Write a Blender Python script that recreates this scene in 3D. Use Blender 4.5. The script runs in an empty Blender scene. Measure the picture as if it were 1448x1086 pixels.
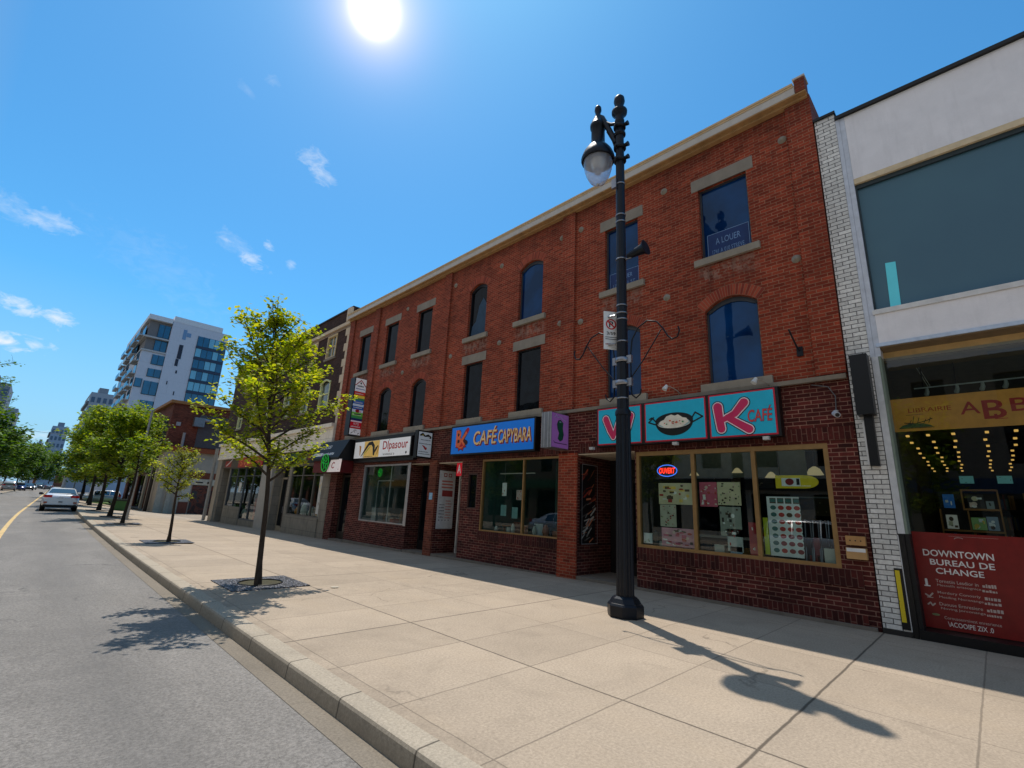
import bpy, math, random
from mathutils import Vector, Matrix
R = math.radians
scene = bpy.context.scene
col = scene.collection
random.seed(7)

# ------------------------------------------------------------------ materials
def lin(c):
    return tuple(((v/255)/12.92 if v/255 <= .04045 else ((v/255+.055)/1.055)**2.4) for v in c)
class NT:
    def __init__(s, name):
        s.m = bpy.data.materials.new(name); s.m.use_nodes = True
        s.t = s.m.node_tree; s.t.nodes.clear()
        s.out = s.n('ShaderNodeOutputMaterial')
    def n(s, typ, **kw):
        nd = s.t.nodes.new(typ)
        for k, v in kw.items(): setattr(nd, k, v)
        return nd
    def l(s, a, b): s.t.links.new(a, b)
    def val(s, sock, v):
        if hasattr(v, 'is_output') or isinstance(v, bpy.types.NodeSocket): s.l(v, sock)
        else: sock.default_value = v
    def math(s, op, a, b=0.0, c=0.0, clamp=False):
        nd = s.n('ShaderNodeMath', operation=op, use_clamp=clamp)
        s.val(nd.inputs[0], a); s.val(nd.inputs[1], b); s.val(nd.inputs[2], c)
        return nd.outputs[0]
    def mix(s, f, a, b, blend='MIX'):
        nd = s.n('ShaderNodeMix', data_type='RGBA', blend_type=blend)
        s.val(nd.inputs[0], f)
        for i, v in ((6, a), (7, b)):
            if isinstance(v, tuple): v = (*v[:3], 1)
            s.val(nd.inputs[i], v)
        return nd.outputs[2]
    def noise(s, vec, scale, detail=4, rough=.55, dist=0):
        nd = s.n('ShaderNodeTexNoise'); nd.inputs['Scale'].default_value = scale
        nd.inputs['Detail'].default_value = detail; nd.inputs['Roughness'].default_value = rough
        nd.inputs['Distortion'].default_value = dist
        if vec is not None: s.l(vec, nd.inputs['Vector'])
        return nd.outputs['Fac']
    def ramp(s, f, a, b, lo=0., hi=1.):
        nd = s.n('ShaderNodeMapRange'); s.val(nd.inputs['Value'], f)
        nd.inputs['From Min'].default_value = a; nd.inputs['From Max'].default_value = b
        nd.inputs['To Min'].default_value = lo; nd.inputs['To Max'].default_value = hi
        return nd.outputs[0]
    def schlick(s, f0, k=1., nrm=None):
        g = s.n('ShaderNodeNewGeometry'); d = s.n('ShaderNodeVectorMath', operation='DOT_PRODUCT'); s.l(g.outputs['Incoming'], d.inputs[0]); s.l(g.outputs['Normal'], d.inputs[1])
        c = s.math('SUBTRACT', 1., s.math('ABSOLUTE', d.outputs['Value'])); return s.math('ADD', f0, s.math('MULTIPLY', s.math('POWER', c, 5.), k*(1-f0)), clamp=True)
    def pos(s): return s.n('ShaderNodeNewGeometry').outputs['Position']
    def sep(s, v):
        nd = s.n('ShaderNodeSeparateXYZ'); s.l(v, nd.inputs[0]); return nd.outputs
    def comb(s, x, y, z=0.):
        nd = s.n('ShaderNodeCombineXYZ'); s.val(nd.inputs[0], x); s.val(nd.inputs[1], y); s.val(nd.inputs[2], z); return nd.outputs[0]
    def bsdf(s, color, rough=.7, metal=0., bump=None, bs=.3, bd=.02, spec=.5, **kw):
        p = s.n('ShaderNodeBsdfPrincipled')
        if isinstance(color, tuple): color = (*color[:3], 1)
        s.val(p.inputs['Base Color'], color); s.val(p.inputs['Roughness'], rough)
        p.inputs['Metallic'].default_value = metal; p.inputs['Specular IOR Level'].default_value = spec
        if bump is not None:
            b = s.n('ShaderNodeBump'); b.inputs['Strength'].default_value = bs; b.inputs['Distance'].default_value = bd
            s.l(bump, b.inputs['Height']); s.l(b.outputs[0], p.inputs['Normal'])
        for k, v in kw.items(): s.val(p.inputs[k.replace('_', ' ')], v)
        s.l(p.outputs[0], s.out.inputs[0]); return p
    def uvw(s):
        """world position unfolded onto the wall it lies on: (along, up)"""
        g = s.n('ShaderNodeNewGeometry'); P = s.sep(g.outputs['Position']); N = s.sep(g.outputs['Normal'])
        ny = s.math('GREATER_THAN', s.math('ABSOLUTE', N[1]), .6)
        nz = s.math('GREATER_THAN', s.math('ABSOLUTE', N[2]), .8)
        u = s.math('ADD', s.math('MULTIPLY', P[0], ny), s.math('MULTIPLY', P[1], s.math('SUBTRACT', 1., ny)))
        v = s.math('ADD', s.math('MULTIPLY', P[0], nz), s.math('MULTIPLY', P[2], s.math('SUBTRACT', 1., nz)))
        return s.comb(u, v)

_c = {}
def C(rgb, rough=.55, metal=0., var=.12, emit=0., spec=.4):
    """painted / printed surface of one colour, with faint wear; rgb in 0..255"""
    key = (rgb, rough, metal, var, emit, spec)
    if key in _c: return _c[key]
    s = NT('paint'); c = lin(rgb); P = s.pos()
    f = s.ramp(s.noise(P, 7, 5), .3, .7, 1-var, 1+var)
    cc = s.mix(1., c, s.comb(f, f, f), 'MULTIPLY')
    kw = {}
    if emit: kw = dict(Emission_Color=(*c, 1), Emission_Strength=emit)
    s.bsdf(cc, rough, metal, spec=spec, **kw)
    _c[key] = s.m; return s.m

def brick_mat(c1, c2, mortar, bw=.215, rh=.072, ms=.0075, rough=.85, stain=.5, paint=None, gloss=False, soldier=False):
    s = NT('brickwork'); uv = s.uvw(); P = s.pos()
    if soldier:
        o = s.sep(uv); uv = s.comb(s.math('ADD', o[1], .04), o[0])
    b = s.n('ShaderNodeTexBrick'); b.offset = .5; b.squash = 1
    w = s.n('ShaderNodeVectorMath', operation='ADD'); 
    nz = s.n('ShaderNodeTexNoise'); nz.inputs['Scale'].default_value = 9; s.l(P, nz.inputs['Vector'])
    vm = s.n('ShaderNodeVectorMath', operation='SCALE'); s.l(nz.outputs['Color'], vm.inputs[0]); vm.inputs['Scale'].default_value = .008
    s.l(uv, w.inputs[0]); s.l(vm.outputs[0], w.inputs[1]); s.l(w.outputs[0], b.inputs['Vector'])
    b.inputs['Scale'].default_value = 1; b.inputs['Brick Width'].default_value = bw; b.inputs['Row Height'].default_value = rh
    b.inputs['Mortar Size'].default_value = ms; b.inputs['Mortar Smooth'].default_value = .25; b.inputs['Bias'].default_value = -.1
    b.inputs['Color1'].default_value = (*lin(c1), 1); b.inputs['Color2'].default_value = (*lin(c2), 1); b.inputs['Mortar'].default_value = (*lin(mortar), 1)
    wo = s.sep(w.outputs[0]); row = s.math('FLOOR', s.math('DIVIDE', wo[1], rh))
    sh = s.math('MULTIPLY', s.math('SUBTRACT', 1., s.math('FLOORED_MODULO', row, 2.)), bw*.5)
    wn = s.n('ShaderNodeTexWhiteNoise', noise_dimensions='2D'); s.l(s.comb(s.math('FLOOR', s.math('DIVIDE', s.math('ADD', wo[0], sh), bw)), row), wn.inputs[0])
    each = s.ramp(wn.outputs['Value'], 0, 1, 1-.5*stain, 1+.42*stain)
    big = s.math('MULTIPLY', each, s.ramp(s.noise(P, .7, 6, .62), .3, .7, 1-stain*.5, 1+stain*.4))
    fine = s.ramp(s.noise(P, 22, 3), .25, .75, .82, 1.16)
    k = s.math('MULTIPLY', big, fine)
    cc = s.mix(1., b.outputs['Color'], s.comb(k, k, k), 'MULTIPLY')
    # vertical dirt runs
    o = s.sep(uv); run = s.noise(s.comb(s.math('MULTIPLY', o[0], 3.2), s.math('MULTIPLY', o[1], .25)), 1., 5, .6)
    cc = s.mix(s.ramp(run, .52, .78, 0, .55*stain), cc, lin((46, 30, 26)), 'MIX')
    # flecks of pale old mortar and paint
    if paint: cc = s.mix(s.ramp(s.noise(P, 5.5, 6, .7), .66, .72, 0, .6), cc, lin(paint), 'MIX')
    h = s.math('SUBTRACT', s.math('MULTIPLY', s.noise(P, 40, 3), .25), b.outputs['Fac'])
    s.bsdf(cc, .25 if gloss else rough, bump=h, bs=.55, bd=.012, spec=.5 if gloss else .25)
    return s.m

def stone_mat(c, block=None, rough=.85, var=.25, dirt=.5):
    s = NT('stonework'); uv = s.uvw(); P = s.pos(); base = lin(c)
    f = s.ramp(s.noise(P, 2.2, 8, .65), .25, .75, 1-var, 1+var)
    cc = s.mix(1., base, s.comb(f, f, f), 'MULTIPLY')
    o = s.sep(uv); run = s.noise(s.comb(s.math('MULTIPLY', o[0], 4), s.math('MULTIPLY', o[1], .5)), 1., 6, .65)
    cc = s.mix(s.ramp(run, .5, .8, 0, .8*dirt), cc, tuple(v*.35 for v in base))
    h = s.noise(P, 30, 5)
    if block:
        b = s.n('ShaderNodeTexBrick'); b.offset = .5; s.l(uv, b.inputs['Vector'])
        b.inputs['Scale'].default_value = 1; b.inputs['Brick Width'].default_value = block[0]; b.inputs['Row Height'].default_value = block[1]
        b.inputs['Mortar Size'].default_value = .008
        cc = s.mix(s.math('MULTIPLY', b.outputs['Fac'], .65), cc, tuple(v*.3 for v in base))
        h = s.math('SUBTRACT', s.math('MULTIPLY', h, .3), b.outputs['Fac'])
    s.bsdf(cc, rough, bump=h, bs=.4, bd=.01, spec=.25); return s.m

def glass_mat(tint=(.75, .85, .85), refl=.06, rough=.0, ripple=.0):
    s = NT('window glass')
    tr = s.n('ShaderNodeBsdfTransparent'); tr.inputs[0].default_value = (*tint, 1)
    gl = s.n('ShaderNodeBsdfGlossy'); gl.inputs['Roughness'].default_value = rough; gl.inputs[0].default_value = (.95, .98, 1, 1)
    if ripple:
        b = s.n('ShaderNodeBump'); b.inputs['Strength'].default_value = ripple; b.inputs['Distance'].default_value = .02
        s.l(s.noise(s.pos(), 1.3, 2), b.inputs['Height']); s.l(b.outputs[0], gl.inputs['Normal'])
    mx = s.n('ShaderNodeMixShader'); s.l(s.schlick(.04+refl), mx.inputs[0])
    s.l(tr.outputs[0], mx.inputs[1]); s.l(gl.outputs[0], mx.inputs[2]); s.l(mx.outputs[0], s.out.inputs[0]); return s.m

def sheet_glass(c, refl=.3, c2=None, ripple=.06, scale=.6, tint=(1, 1, 1)):
    """dark pane with nothing to see behind it but a dim room or a blind; blue bases paint in reflected sky"""
    s = NT('dark window glass'); P = s.pos()
    base = s.mix(s.ramp(s.noise(P, scale, 3), .35, .65), lin(c), lin(c2 or c))
    d = s.n('ShaderNodeBsdfDiffuse'); s.l(base, d.inputs[0])
    gl = s.n('ShaderNodeBsdfGlossy'); gl.inputs['Roughness'].default_value = .02; gl.inputs[0].default_value = (*tint, 1)
    b = s.n('ShaderNodeBump'); b.inputs['Strength'].default_value = ripple; b.inputs['Distance'].default_value = .03
    s.l(s.noise(P, 1.1, 2), b.inputs['Height']); s.l(b.outputs[0], gl.inputs['Normal'])
    mx = s.n('ShaderNodeMixShader'); s.l(s.schlick(refl, .5), mx.inputs[0])
    s.l(d.outputs[0], mx.inputs[1]); s.l(gl.outputs[0], mx.inputs[2]); s.l(mx.outputs[0], s.out.inputs[0]); return s.m

def globe_mat():
    s = NT('prismatic globe'); tr = s.n('ShaderNodeBsdfTransparent'); tr.inputs[0].default_value = (.93, .95, .98, 1)
    d = s.n('ShaderNodeBsdfTranslucent'); d.inputs[0].default_value = (.9, .93, 1, 1); df = s.n('ShaderNodeBsdfDiffuse'); df.inputs[0].default_value = (.85, .88, .95, 1)
    gl = s.n('ShaderNodeBsdfGlossy'); gl.inputs['Roughness'].default_value = .08
    a = s.n('ShaderNodeMixShader'); a.inputs[0].default_value = .5; s.l(d.outputs[0], a.inputs[1]); s.l(df.outputs[0], a.inputs[2])
    z = s.sep(s.pos())[2]; m1 = s.n('ShaderNodeMixShader'); s.l(s.ramp(z, 8.7, 8.2, .3, .6), m1.inputs[0]); s.l(tr.outputs[0], m1.inputs[1]); s.l(a.outputs[0], m1.inputs[2])
    m2 = s.n('ShaderNodeMixShader'); s.l(s.schlick(.04), m2.inputs[0]); s.l(m1.outputs[0], m2.inputs[1]); s.l(gl.outputs[0], m2.inputs[2]); s.l(m2.outputs[0], s.out.inputs[0]); return s.m

def leaf_mat(c1, c2, tr=.45):
    s = NT('leaves'); g = s.n('ShaderNodeNewGeometry')
    cc = s.mix(s.ramp(g.outputs['Random Per Island'], 0, 1), lin(c1), lin(c2))
    big = s.ramp(s.noise(g.outputs['Position'], 1.1, 3), .35, .65, .7, 1.2)
    cc = s.mix(1., cc, s.comb(big, big, s.math('MULTIPLY', big, .8)), 'MULTIPLY')
    d = s.n('ShaderNodeBsdfPrincipled'); s.l(cc, d.inputs['Base Color']); d.inputs['Roughness'].default_value = .55; d.inputs['Specular IOR Level'].default_value = .3
    t = s.n('ShaderNodeBsdfTranslucent'); s.l(s.mix(1., cc, (1.5, 1.35, .35), 'MULTIPLY'), t.inputs[0])
    mx = s.n('ShaderNodeMixShader'); mx.inputs[0].default_value = tr
    s.l(d.outputs[0], mx.inputs[1]); s.l(t.outputs[0], mx.inputs[2]); s.l(mx.outputs[0], s.out.inputs[0]); return s.m

def bark_mat(c=(70, 58, 48)):
    s = NT('bark'); P = s.pos(); o = s.sep(P)
    v = s.comb(s.math('MULTIPLY', o[0], 9), s.math('MULTIPLY', o[1], 9), s.math('MULTIPLY', o[2], 1.6))
    f = s.noise(v, 4, 6, .7); cc = s.mix(s.ramp(f, .3, .7), tuple(x*.45 for x in lin(c)), tuple(x*1.35 for x in lin(c)))
    s.bsdf(cc, .9, bump=f, bs=.6, bd=.01, spec=.2); return s.m

def concrete_mat(c, joints=True, name='concrete paving', kerb=False):
    s = NT(name); P = s.pos(); o = s.sep(P); base = lin(c)
    f = s.ramp(s.noise(P, .9, 8, .6), .25, .75, .9, 1.1)
    g = s.ramp(s.noise(P, 42, 5, .8), .3, .7, .7, 1.3)
    k = s.math('MULTIPLY', f, g)
    cc = s.mix(1., base, s.comb(k, k, k), 'MULTIPLY')
    # dark exposed grains, blotches, long stains
    v = s.n('ShaderNodeTexVoronoi'); v.inputs['Scale'].default_value = 55; s.l(P, v.inputs['Vector'])
    cc = s.mix(s.ramp(v.outputs['Distance'], .04, .16, .35, 0), cc, tuple(x*.45 for x in base))
    cc = s.mix(s.ramp(s.noise(P, 2.3, 7, .7, .6), .56, .74, 0, .3), cc, tuple(x*.5 for x in base))
    dk = s.ramp(s.noise(P, .55, 7, .72, 1.2), .53, .7, 0, .32); cc = s.mix(dk, cc, tuple(x*.58 for x in base))
    vc = s.n('ShaderNodeTexVoronoi', feature='DISTANCE_TO_EDGE'); vc.inputs['Scale'].default_value = .33; wv = s.n('ShaderNodeVectorMath', operation='ADD'); nz = s.n('ShaderNodeTexNoise'); nz.inputs['Scale'].default_value = 1.3; nz.inputs['Detail'].default_value = 7
    s.l(P, nz.inputs['Vector']); s.l(P, wv.inputs[0]); s.l(nz.outputs['Color'], wv.inputs[1]); s.l(wv.outputs[0], vc.inputs['Vector'])
    cr_ = s.math('MULTIPLY', s.ramp(vc.outputs['Distance'], 0, .006, .6, 0), s.ramp(s.noise(P, .6, 2), .52, .6)); cc = s.mix(cr_, cc, tuple(x*.3 for x in base))
    st = s.noise(s.comb(s.math('MULTIPLY', o[0], 1.4), s.math('MULTIPLY', o[1], .35)), 1., 6, .65)
    cc = s.mix(s.ramp(st, .52, .72, 0, .25), cc, (base[0]*1.15, base[1]*1.1, base[2]*1.0))
    v2 = s.n('ShaderNodeTexVoronoi'); v2.inputs['Scale'].default_value = 1.7; s.l(P, v2.inputs['Vector'])   # old gum spots
    cc = s.mix(s.ramp(v2.outputs['Distance'], .018, .026, .5, 0), cc, tuple(x*.45 for x in base))
    if joints:
        wall_g = s.math('MULTIPLY', s.ramp(o[0], 8.9, 9.6, 0, .5), s.ramp(s.noise(P, 2.6, 6, .7), .35, .6, .3, 1)); kerb_g = s.math('MULTIPLY', s.ramp(o[0], 2.75, 2.4, 0, .3), s.ramp(s.noise(P, 3.4, 6, .7), .4, .6))
        cc = s.mix(s.math('MAXIMUM', wall_g, kerb_g), cc, tuple(x*.4 for x in base))
        v3 = s.n('ShaderNodeTexVoronoi'); v3.inputs['Scale'].default_value = 2.6; s.l(P, v3.inputs['Vector'])
        cc = s.mix(s.math('MULTIPLY', s.ramp(v3.outputs['Distance'], .03, .045, .45, 0), s.math('GREATER_THAN', s.noise(P, .9, 2), .5)), cc, tuple(x*.5 for x in base))
    h = s.noise(P, 80, 4)
    if joints:
        wob = s.math('MULTIPLY', s.math('SUBTRACT', s.noise(P, 3, 4), .5), .02)
        def line(cx, per, off, w):
            q = s.math('DIVIDE', s.math('SUBTRACT', s.math('ADD', cx, wob), off), per)
            fr = s.math('FRACT', q); d = s.math('MULTIPLY', s.math('MINIMUM', fr, s.math('SUBTRACT', 1., fr)), per)
            return s.ramp(d, w*.4, w, 1, 0), s.math('FLOOR', q)
        a, ia = line(o[1], 1.1, 1.43, .011); b, ib = line(o[0], 1.55, 4.05, .008)
        a2, _ = line(o[1], 4.4, 1.43, .017); b2, _ = line(o[0], 15.5, 4.05, .015)
        wn = s.n('ShaderNodeTexWhiteNoise', noise_dimensions='2D'); s.l(s.comb(ia, ib), wn.inputs[0])
        t = s.ramp(wn.outputs['Value'], 0, 1, .93, 1.06)
        cc = s.mix(1., cc, s.comb(t, t, s.math('MULTIPLY', t, .995)), 'MULTIPLY')
        j = s.math('MAXIMUM', s.math('MULTIPLY', s.math('MAXIMUM', a, b), .45), s.math('MULTIPLY', s.math('MAXIMUM', a2, b2), .78))
        cc = s.mix(j, cc, tuple(x*.14 for x in base))
        h = s.math('SUBTRACT', s.math('MULTIPLY', h, .25), j)
    if kerb:
        q = s.math('FRACT', s.math('DIVIDE', s.math('ADD', o[1], .35), 1.1)); d = s.math('MINIMUM', q, s.math('SUBTRACT', 1., q))
        j = s.ramp(d, .004, .012, .8, 0); cc = s.mix(j, cc, tuple(x*.12 for x in base))
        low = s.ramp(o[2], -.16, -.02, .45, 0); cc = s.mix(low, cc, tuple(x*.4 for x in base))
        h = s.math('SUBTRACT', s.math('MULTIPLY', h, .35), j)
    s.bsdf(cc, .88, bump=h, bs=.35, bd=.008, spec=.25); return s.m

def asphalt_mat():
    s = NT('asphalt'); P = s.pos(); o = s.sep(P)
    base = (.205, .188, .168)
    g = s.ramp(s.noise(P, 38, 6, .85), .3, .7, .4, 1.65)
    f = s.ramp(s.noise(s.comb(s.math('MULTIPLY', o[0], 1.2), s.math('MULTIPLY', o[1], .25)), 1., 7, .6), .3, .7, .85, 1.15)
    k = s.math('MULTIPLY', g, f); cc = s.mix(1., base, s.comb(k, k, k), 'MULTIPLY')
    v = s.n('ShaderNodeTexVoronoi'); v.inputs['Scale'].default_value = 90; s.l(P, v.inputs['Vector'])
    cc = s.mix(s.ramp(v.outputs['Distance'], .1, .25, .55, 0), cc, (.46, .42, .37))
    patch = s.ramp(s.noise(P, .35, 4, .6, .8), .5, .53, 0, .16); cc = s.mix(patch, cc, (.12, .11, .1))
    vc = s.n('ShaderNodeTexVoronoi', feature='DISTANCE_TO_EDGE'); vc.inputs['Scale'].default_value = .42
    w = s.n('ShaderNodeVectorMath', operation='ADD'); nz = s.n('ShaderNodeTexNoise'); nz.inputs['Scale'].default_value = 1.6; nz.inputs['Detail'].default_value = 6; s.l(P, nz.inputs['Vector'])
    s.l(P, w.inputs[0]); s.l(nz.outputs['Color'], w.inputs[1]); s.l(w.outputs[0], vc.inputs['Vector'])
    crack = s.math('MULTIPLY', s.ramp(vc.outputs['Distance'], .0, .012, 1, 0), s.ramp(s.noise(P, .8, 3), .52, .64, 0, .55))
    cc = s.mix(crack, cc, (.02, .02, .02))
    oil = s.ramp(s.math('ABSOLUTE', s.math('SUBTRACT', o[0], .9)), 0, .55, .28, 0)
    cc = s.mix(oil, cc, (.12, .115, .11))
    s.bsdf(cc, .85, bump=s.math('SUBTRACT', s.math('MULTIPLY', s.noise(P, 130, 3), .8), crack), bs=.7, bd=.01, spec=.3); return s.m

def metal_black():
    s = NT('black enamel'); P = s.pos()
    f = s.noise(P, 6, 6, .7)
    cc = s.mix(s.ramp(f, .62, .7, 0, .6), (.006, .008, .013), (.03, .034, .04))
    s.bsdf(cc, s.ramp(f, .3, .7, .32, .55), 0., bump=s.noise(P, 45, 3), bs=.12, bd=.004, spec=.28); return s.m

M = dict(
    brick=brick_mat((152, 63, 40), (124, 46, 29), (152, 106, 82), bw=.205, rh=.069, ms=.008, paint=None, stain=.5),
    brick_old=brick_mat((152, 72, 50), (120, 52, 38), (182, 160, 140), paint=(176, 158, 142), stain=.5, ms=.02),
    arch=brick_mat((150, 66, 46), (118, 44, 32), (140, 96, 76), bw=.24, rh=.07, stain=.5, soldier=True),
    maroon=brick_mat((88, 36, 31), (64, 23, 21), (136, 100, 86), stain=.8),
    maroon_soldier=brick_mat((80, 32, 27), (58, 22, 20), (106, 74, 64), bw=.26, rh=.08, stain=.8, soldier=True),
    darkbrick=brick_mat((84, 42, 32), (60, 28, 22), (96, 70, 58), stain=.9),
    brown=brick_mat((70, 48, 40), (54, 36, 30), (74, 56, 48), stain=.5),
    redbrown=brick_mat((112, 58, 42), (88, 44, 34), (124, 82, 64), stain=.6),
    whitebrick=brick_mat((226, 224, 218), (206, 204, 198), (104, 102, 98), bw=.2, rh=.076, ms=.0075, stain=.25, gloss=True),
    lintel=stone_mat((142, 134, 122), var=.18, dirt=.3), sill=stone_mat((150, 142, 128), var=.18, dirt=.45),
    course=stone_mat((136, 126, 112), var=.2, dirt=.6),
    cornice=stone_mat((206, 180, 142), var=.12, dirt=.35), fascia=stone_mat((196, 190, 182), var=.08, dirt=.25),
    soffit=stone_mat((176, 140, 96), var=.2, dirt=.7),
    limestone=stone_mat((238, 228, 210), (1.1, .42), var=.15, dirt=.45), limedark=stone_mat((134, 128, 116), (.9, .5), var=.22, dirt=.7),
    quoin=stone_mat((210, 190, 164), var=.12, dirt=.3),
    plinth=stone_mat((120, 112, 102), var=.2, dirt=.7),
    panel=stone_mat((236, 234, 236), var=.07, dirt=.28, rough=.5), render_grey=stone_mat((170, 160, 146), var=.1, dirt=.35),
    glass=glass_mat(), shopglass=glass_mat((.66, .78, .76), .02, ripple=.02),
    glass_blue=sheet_glass((8, 32, 70), .05, (10, 58, 112), scale=.9, ripple=.2, tint=(.5, .75, 1)), glass_dark=sheet_glass((4, 7, 11), .02, (18, 26, 32), scale=3.5, ripple=.2),  # blue panes: reflected sky painted into base colour and gloss tint
    glass_teal=sheet_glass((80, 116, 132), .02, (76, 110, 128), ripple=.03), glass_tower=sheet_glass((18, 84, 120), .1, (10, 54, 86), scale=.4, tint=(.6, .85, 1)),
    globe=globe_mat(),
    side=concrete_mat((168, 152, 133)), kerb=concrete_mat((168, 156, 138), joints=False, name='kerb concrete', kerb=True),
    gutter=concrete_mat((128, 118, 104), joints=False, name='gutter concrete'), asphalt=asphalt_mat(),
    black=metal_black(), bark=bark_mat(), bark2=bark_mat((52, 44, 36)),
    leafA=leaf_mat((106, 138, 30), (184, 186, 58), .58), leafB=leaf_mat((66, 108, 22), (150, 164, 42), .5),
    leafC=leaf_mat((52, 90, 20), (100, 132, 34), .42), leafD=leaf_mat((120, 142, 44), (166, 166, 66), .5),
    tin=C((150, 152, 158), .35, .8), alu=C((176, 176, 178), .35, .6), bronze=C((150, 118, 74), .4, .35), darkroom=C((16, 18, 17), .9),
    room=C((52, 62, 58), .8), tile=C((58, 60, 58), .6), white=C((225, 225, 222), .5), wood=C((120, 76, 40), .6), blackp=C((14, 14, 16), .4),
)

# ------------------------------------------------------------------ mesh building
class MB:
    def __init__(s): s.v = []; s.f = []; s.mi = []; s.sm = []
    def face(s, pts, mi=0, sm=False):
        b = len(s.v); s.v += [tuple(p) for p in pts]; s.f.append(tuple(range(b, b+len(pts)))); s.mi.append(mi); s.sm.append(sm)
    def box(s, x0, x1, y0, y1, z0, z1, mi=0, skip=''):
        if x0 > x1: x0, x1 = x1, x0
        if y0 > y1: y0, y1 = y1, y0
        if z0 > z1: z0, z1 = z1, z0
        a = len(s.v)
        s.v += [(x, y, z) for z in (z0, z1) for x, y in ((x0, y0), (x1, y0), (x1, y1), (x0, y1))]
        for k, q in (('b', (0, 3, 2, 1)), ('t', (4, 5, 6, 7)), ('y', (0, 1, 5, 4)), ('X', (1, 2, 6, 5)), ('Y', (2, 3, 7, 6)), ('x', (3, 0, 4, 7))):
            if k in skip: continue
            s.f.append(tuple(a+i for i in q)); s.mi.append(mi); s.sm.append(False)
        return s
    def grid(s, rows, mi=0, sm=True, close=False):
        b = len(s.v); n = len(rows[0])
        for r in rows: s.v += [tuple(p) for p in r]
        for i in range(len(rows)-1):
            for j in range(n if close else n-1):
                k = (j+1) % n
                s.f.append((b+i*n+j, b+i*n+k, b+(i+1)*n+k, b+(i+1)*n+j)); s.mi.append(mi); s.sm.append(sm)
    def tube(s, pts, rad, n=8, mi=0, cap=True, sm=True):
        pts = [Vector(p) for p in pts]
        if not hasattr(rad, '__len__'): rad = [rad]*len(pts)
        rows = []; up = None
        for i, p in enumerate(pts):
            d = (pts[min(i+1, len(pts)-1)]-pts[max(i-1, 0)]).normalized()
            if up is None: up = Vector((0, 0, 1)) if abs(d.z) < .9 else Vector((1, 0, 0))
            a = d.cross(up).normalized(); b = a.cross(d).normalized(); up = b
            rows.append([p+(a*math.cos(t)+b*math.sin(t))*rad[i] for t in [2*math.pi*k/n for k in range(n)]])
        s.grid(rows, mi, sm, True)
        if cap: s.face(rows[0], mi); s.face(rows[-1][::-1], mi)
    def lathe(s, cx, cy, prof, n=16, mi=0, sm=True, rot=0):
        s.grid([[(cx+r*math.cos(t), cy+r*math.sin(t), z) for t in [rot+2*math.pi*k/n for k in range(n)]] for r, z in prof], mi, sm, True)
        for r, z in (prof[0], prof[-1]):
            if r > .001: s.face([(cx+r*math.cos(t), cy+r*math.sin(t), z) for t in [rot+2*math.pi*k/n for k in range(n)]], mi)
    def disc(s, fr, u, v, ru, rv, n=24, d=0, mi=0, a0=0, a1=2*math.pi):
        s.face([fr(u+ru*math.cos(a0+(a1-a0)*k/n), v+rv*math.sin(a0+(a1-a0)*k/n), d) for k in range(n)], mi)
    def build(s, name, mats, parent=None, loc=None, cull=False):
        if not isinstance(mats, (list, tuple)): mats = [mats]
        if parent is not None:
            r = parent
            o0 = Vector((0, 0, 0)); q = parent
            while q is not None: o0 += q.location; q = q.parent
        else: o0 = Vector(loc) if loc else Vector((0, 0, 0))
        me = bpy.data.meshes.new(name)
        me.from_pydata([(a[0]-o0.x, a[1]-o0.y, a[2]-o0.z) for a in s.v], [], s.f)
        for m in mats: me.materials.append(m)
        me.polygons.foreach_set('material_index', s.mi); me.polygons.foreach_set('use_smooth', s.sm)
        me.update()
        o = bpy.data.objects.new(name, me); col.objects.link(o)
        if parent is not None: o.parent = parent
        else: o.location = o0
        return o
def tag(o, label=None, cat=None, group=None, kind=None):
    if label: o['label'] = label
    if cat: o['category'] = cat
    if group: o['group'] = group
    if kind: o['kind'] = kind
    return o
def thing(name, label, cat, loc=(0, 0, 0), group=None):
    o = bpy.data.objects.new(name, None); o.empty_display_size = .2; col.objects.link(o); o.location = loc
    return tag(o, label, cat, group)
def copy_tree(o, parent=None):
    c = o.copy(); col.objects.link(c)
    if parent is not None: c.parent = parent
    for ch in [q for q in col.objects if q.parent == o]: copy_tree(ch, c)
    return c
bpy_text_cache = {}
def text_data(st, off, shear=0):
    k = (st, off, shear)
    if k in bpy_text_cache: return bpy_text_cache[k]
    cu = bpy.data.curves.new('t', 'FONT'); cu.body = st; cu.size = 1; cu.offset = off; cu.shear = shear; cu.resolution_u = 3
    ob = bpy.data.objects.new('t', cu); col.objects.link(ob)
    dg = bpy.context.evaluated_depsgraph_get(); dg.update(); me = ob.evaluated_get(dg).to_mesh()
    vs = [tuple(v.co) for v in me.vertices]; fs = [tuple(p.vertices) for p in me.polygons]
    ob.evaluated_get(dg).to_mesh_clear(); bpy.data.objects.remove(ob); bpy.data.curves.remove(cu)
    bpy_text_cache[k] = (vs, fs); return vs, fs
def text(mb, st, fr, u0, u1, v0, v1, d=.0, mi=0, off=0., shear=0., arc=0., ref=None):
    """letters fitted to the box u0..u1, v0..v1 of the frame fr(u, v, depth)"""
    vs, fs = text_data(st, off, shear)
    if not vs: return
    rv = text_data(st, ref if ref is not None else off, shear)[0]
    xs = [v[0] for v in rv]; ys = [v[1] for v in rv]; xa, xb, ya, yb = min(xs), max(xs), min(ys), max(ys)
    b = len(mb.v)
    for v in vs:
        a = (v[0]-xa)/max(xb-xa, 1e-6); c = (v[1]-ya)/max(yb-ya, 1e-6)
        mb.v.append(tuple(fr(u0+a*(u1-u0), v0+c*(v1-v0)+arc*(a-.5)**2, d)))
    for f in fs: mb.f.append(tuple(b+i for i in f)); mb.mi.append(mi); mb.sm.append(False)
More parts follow.
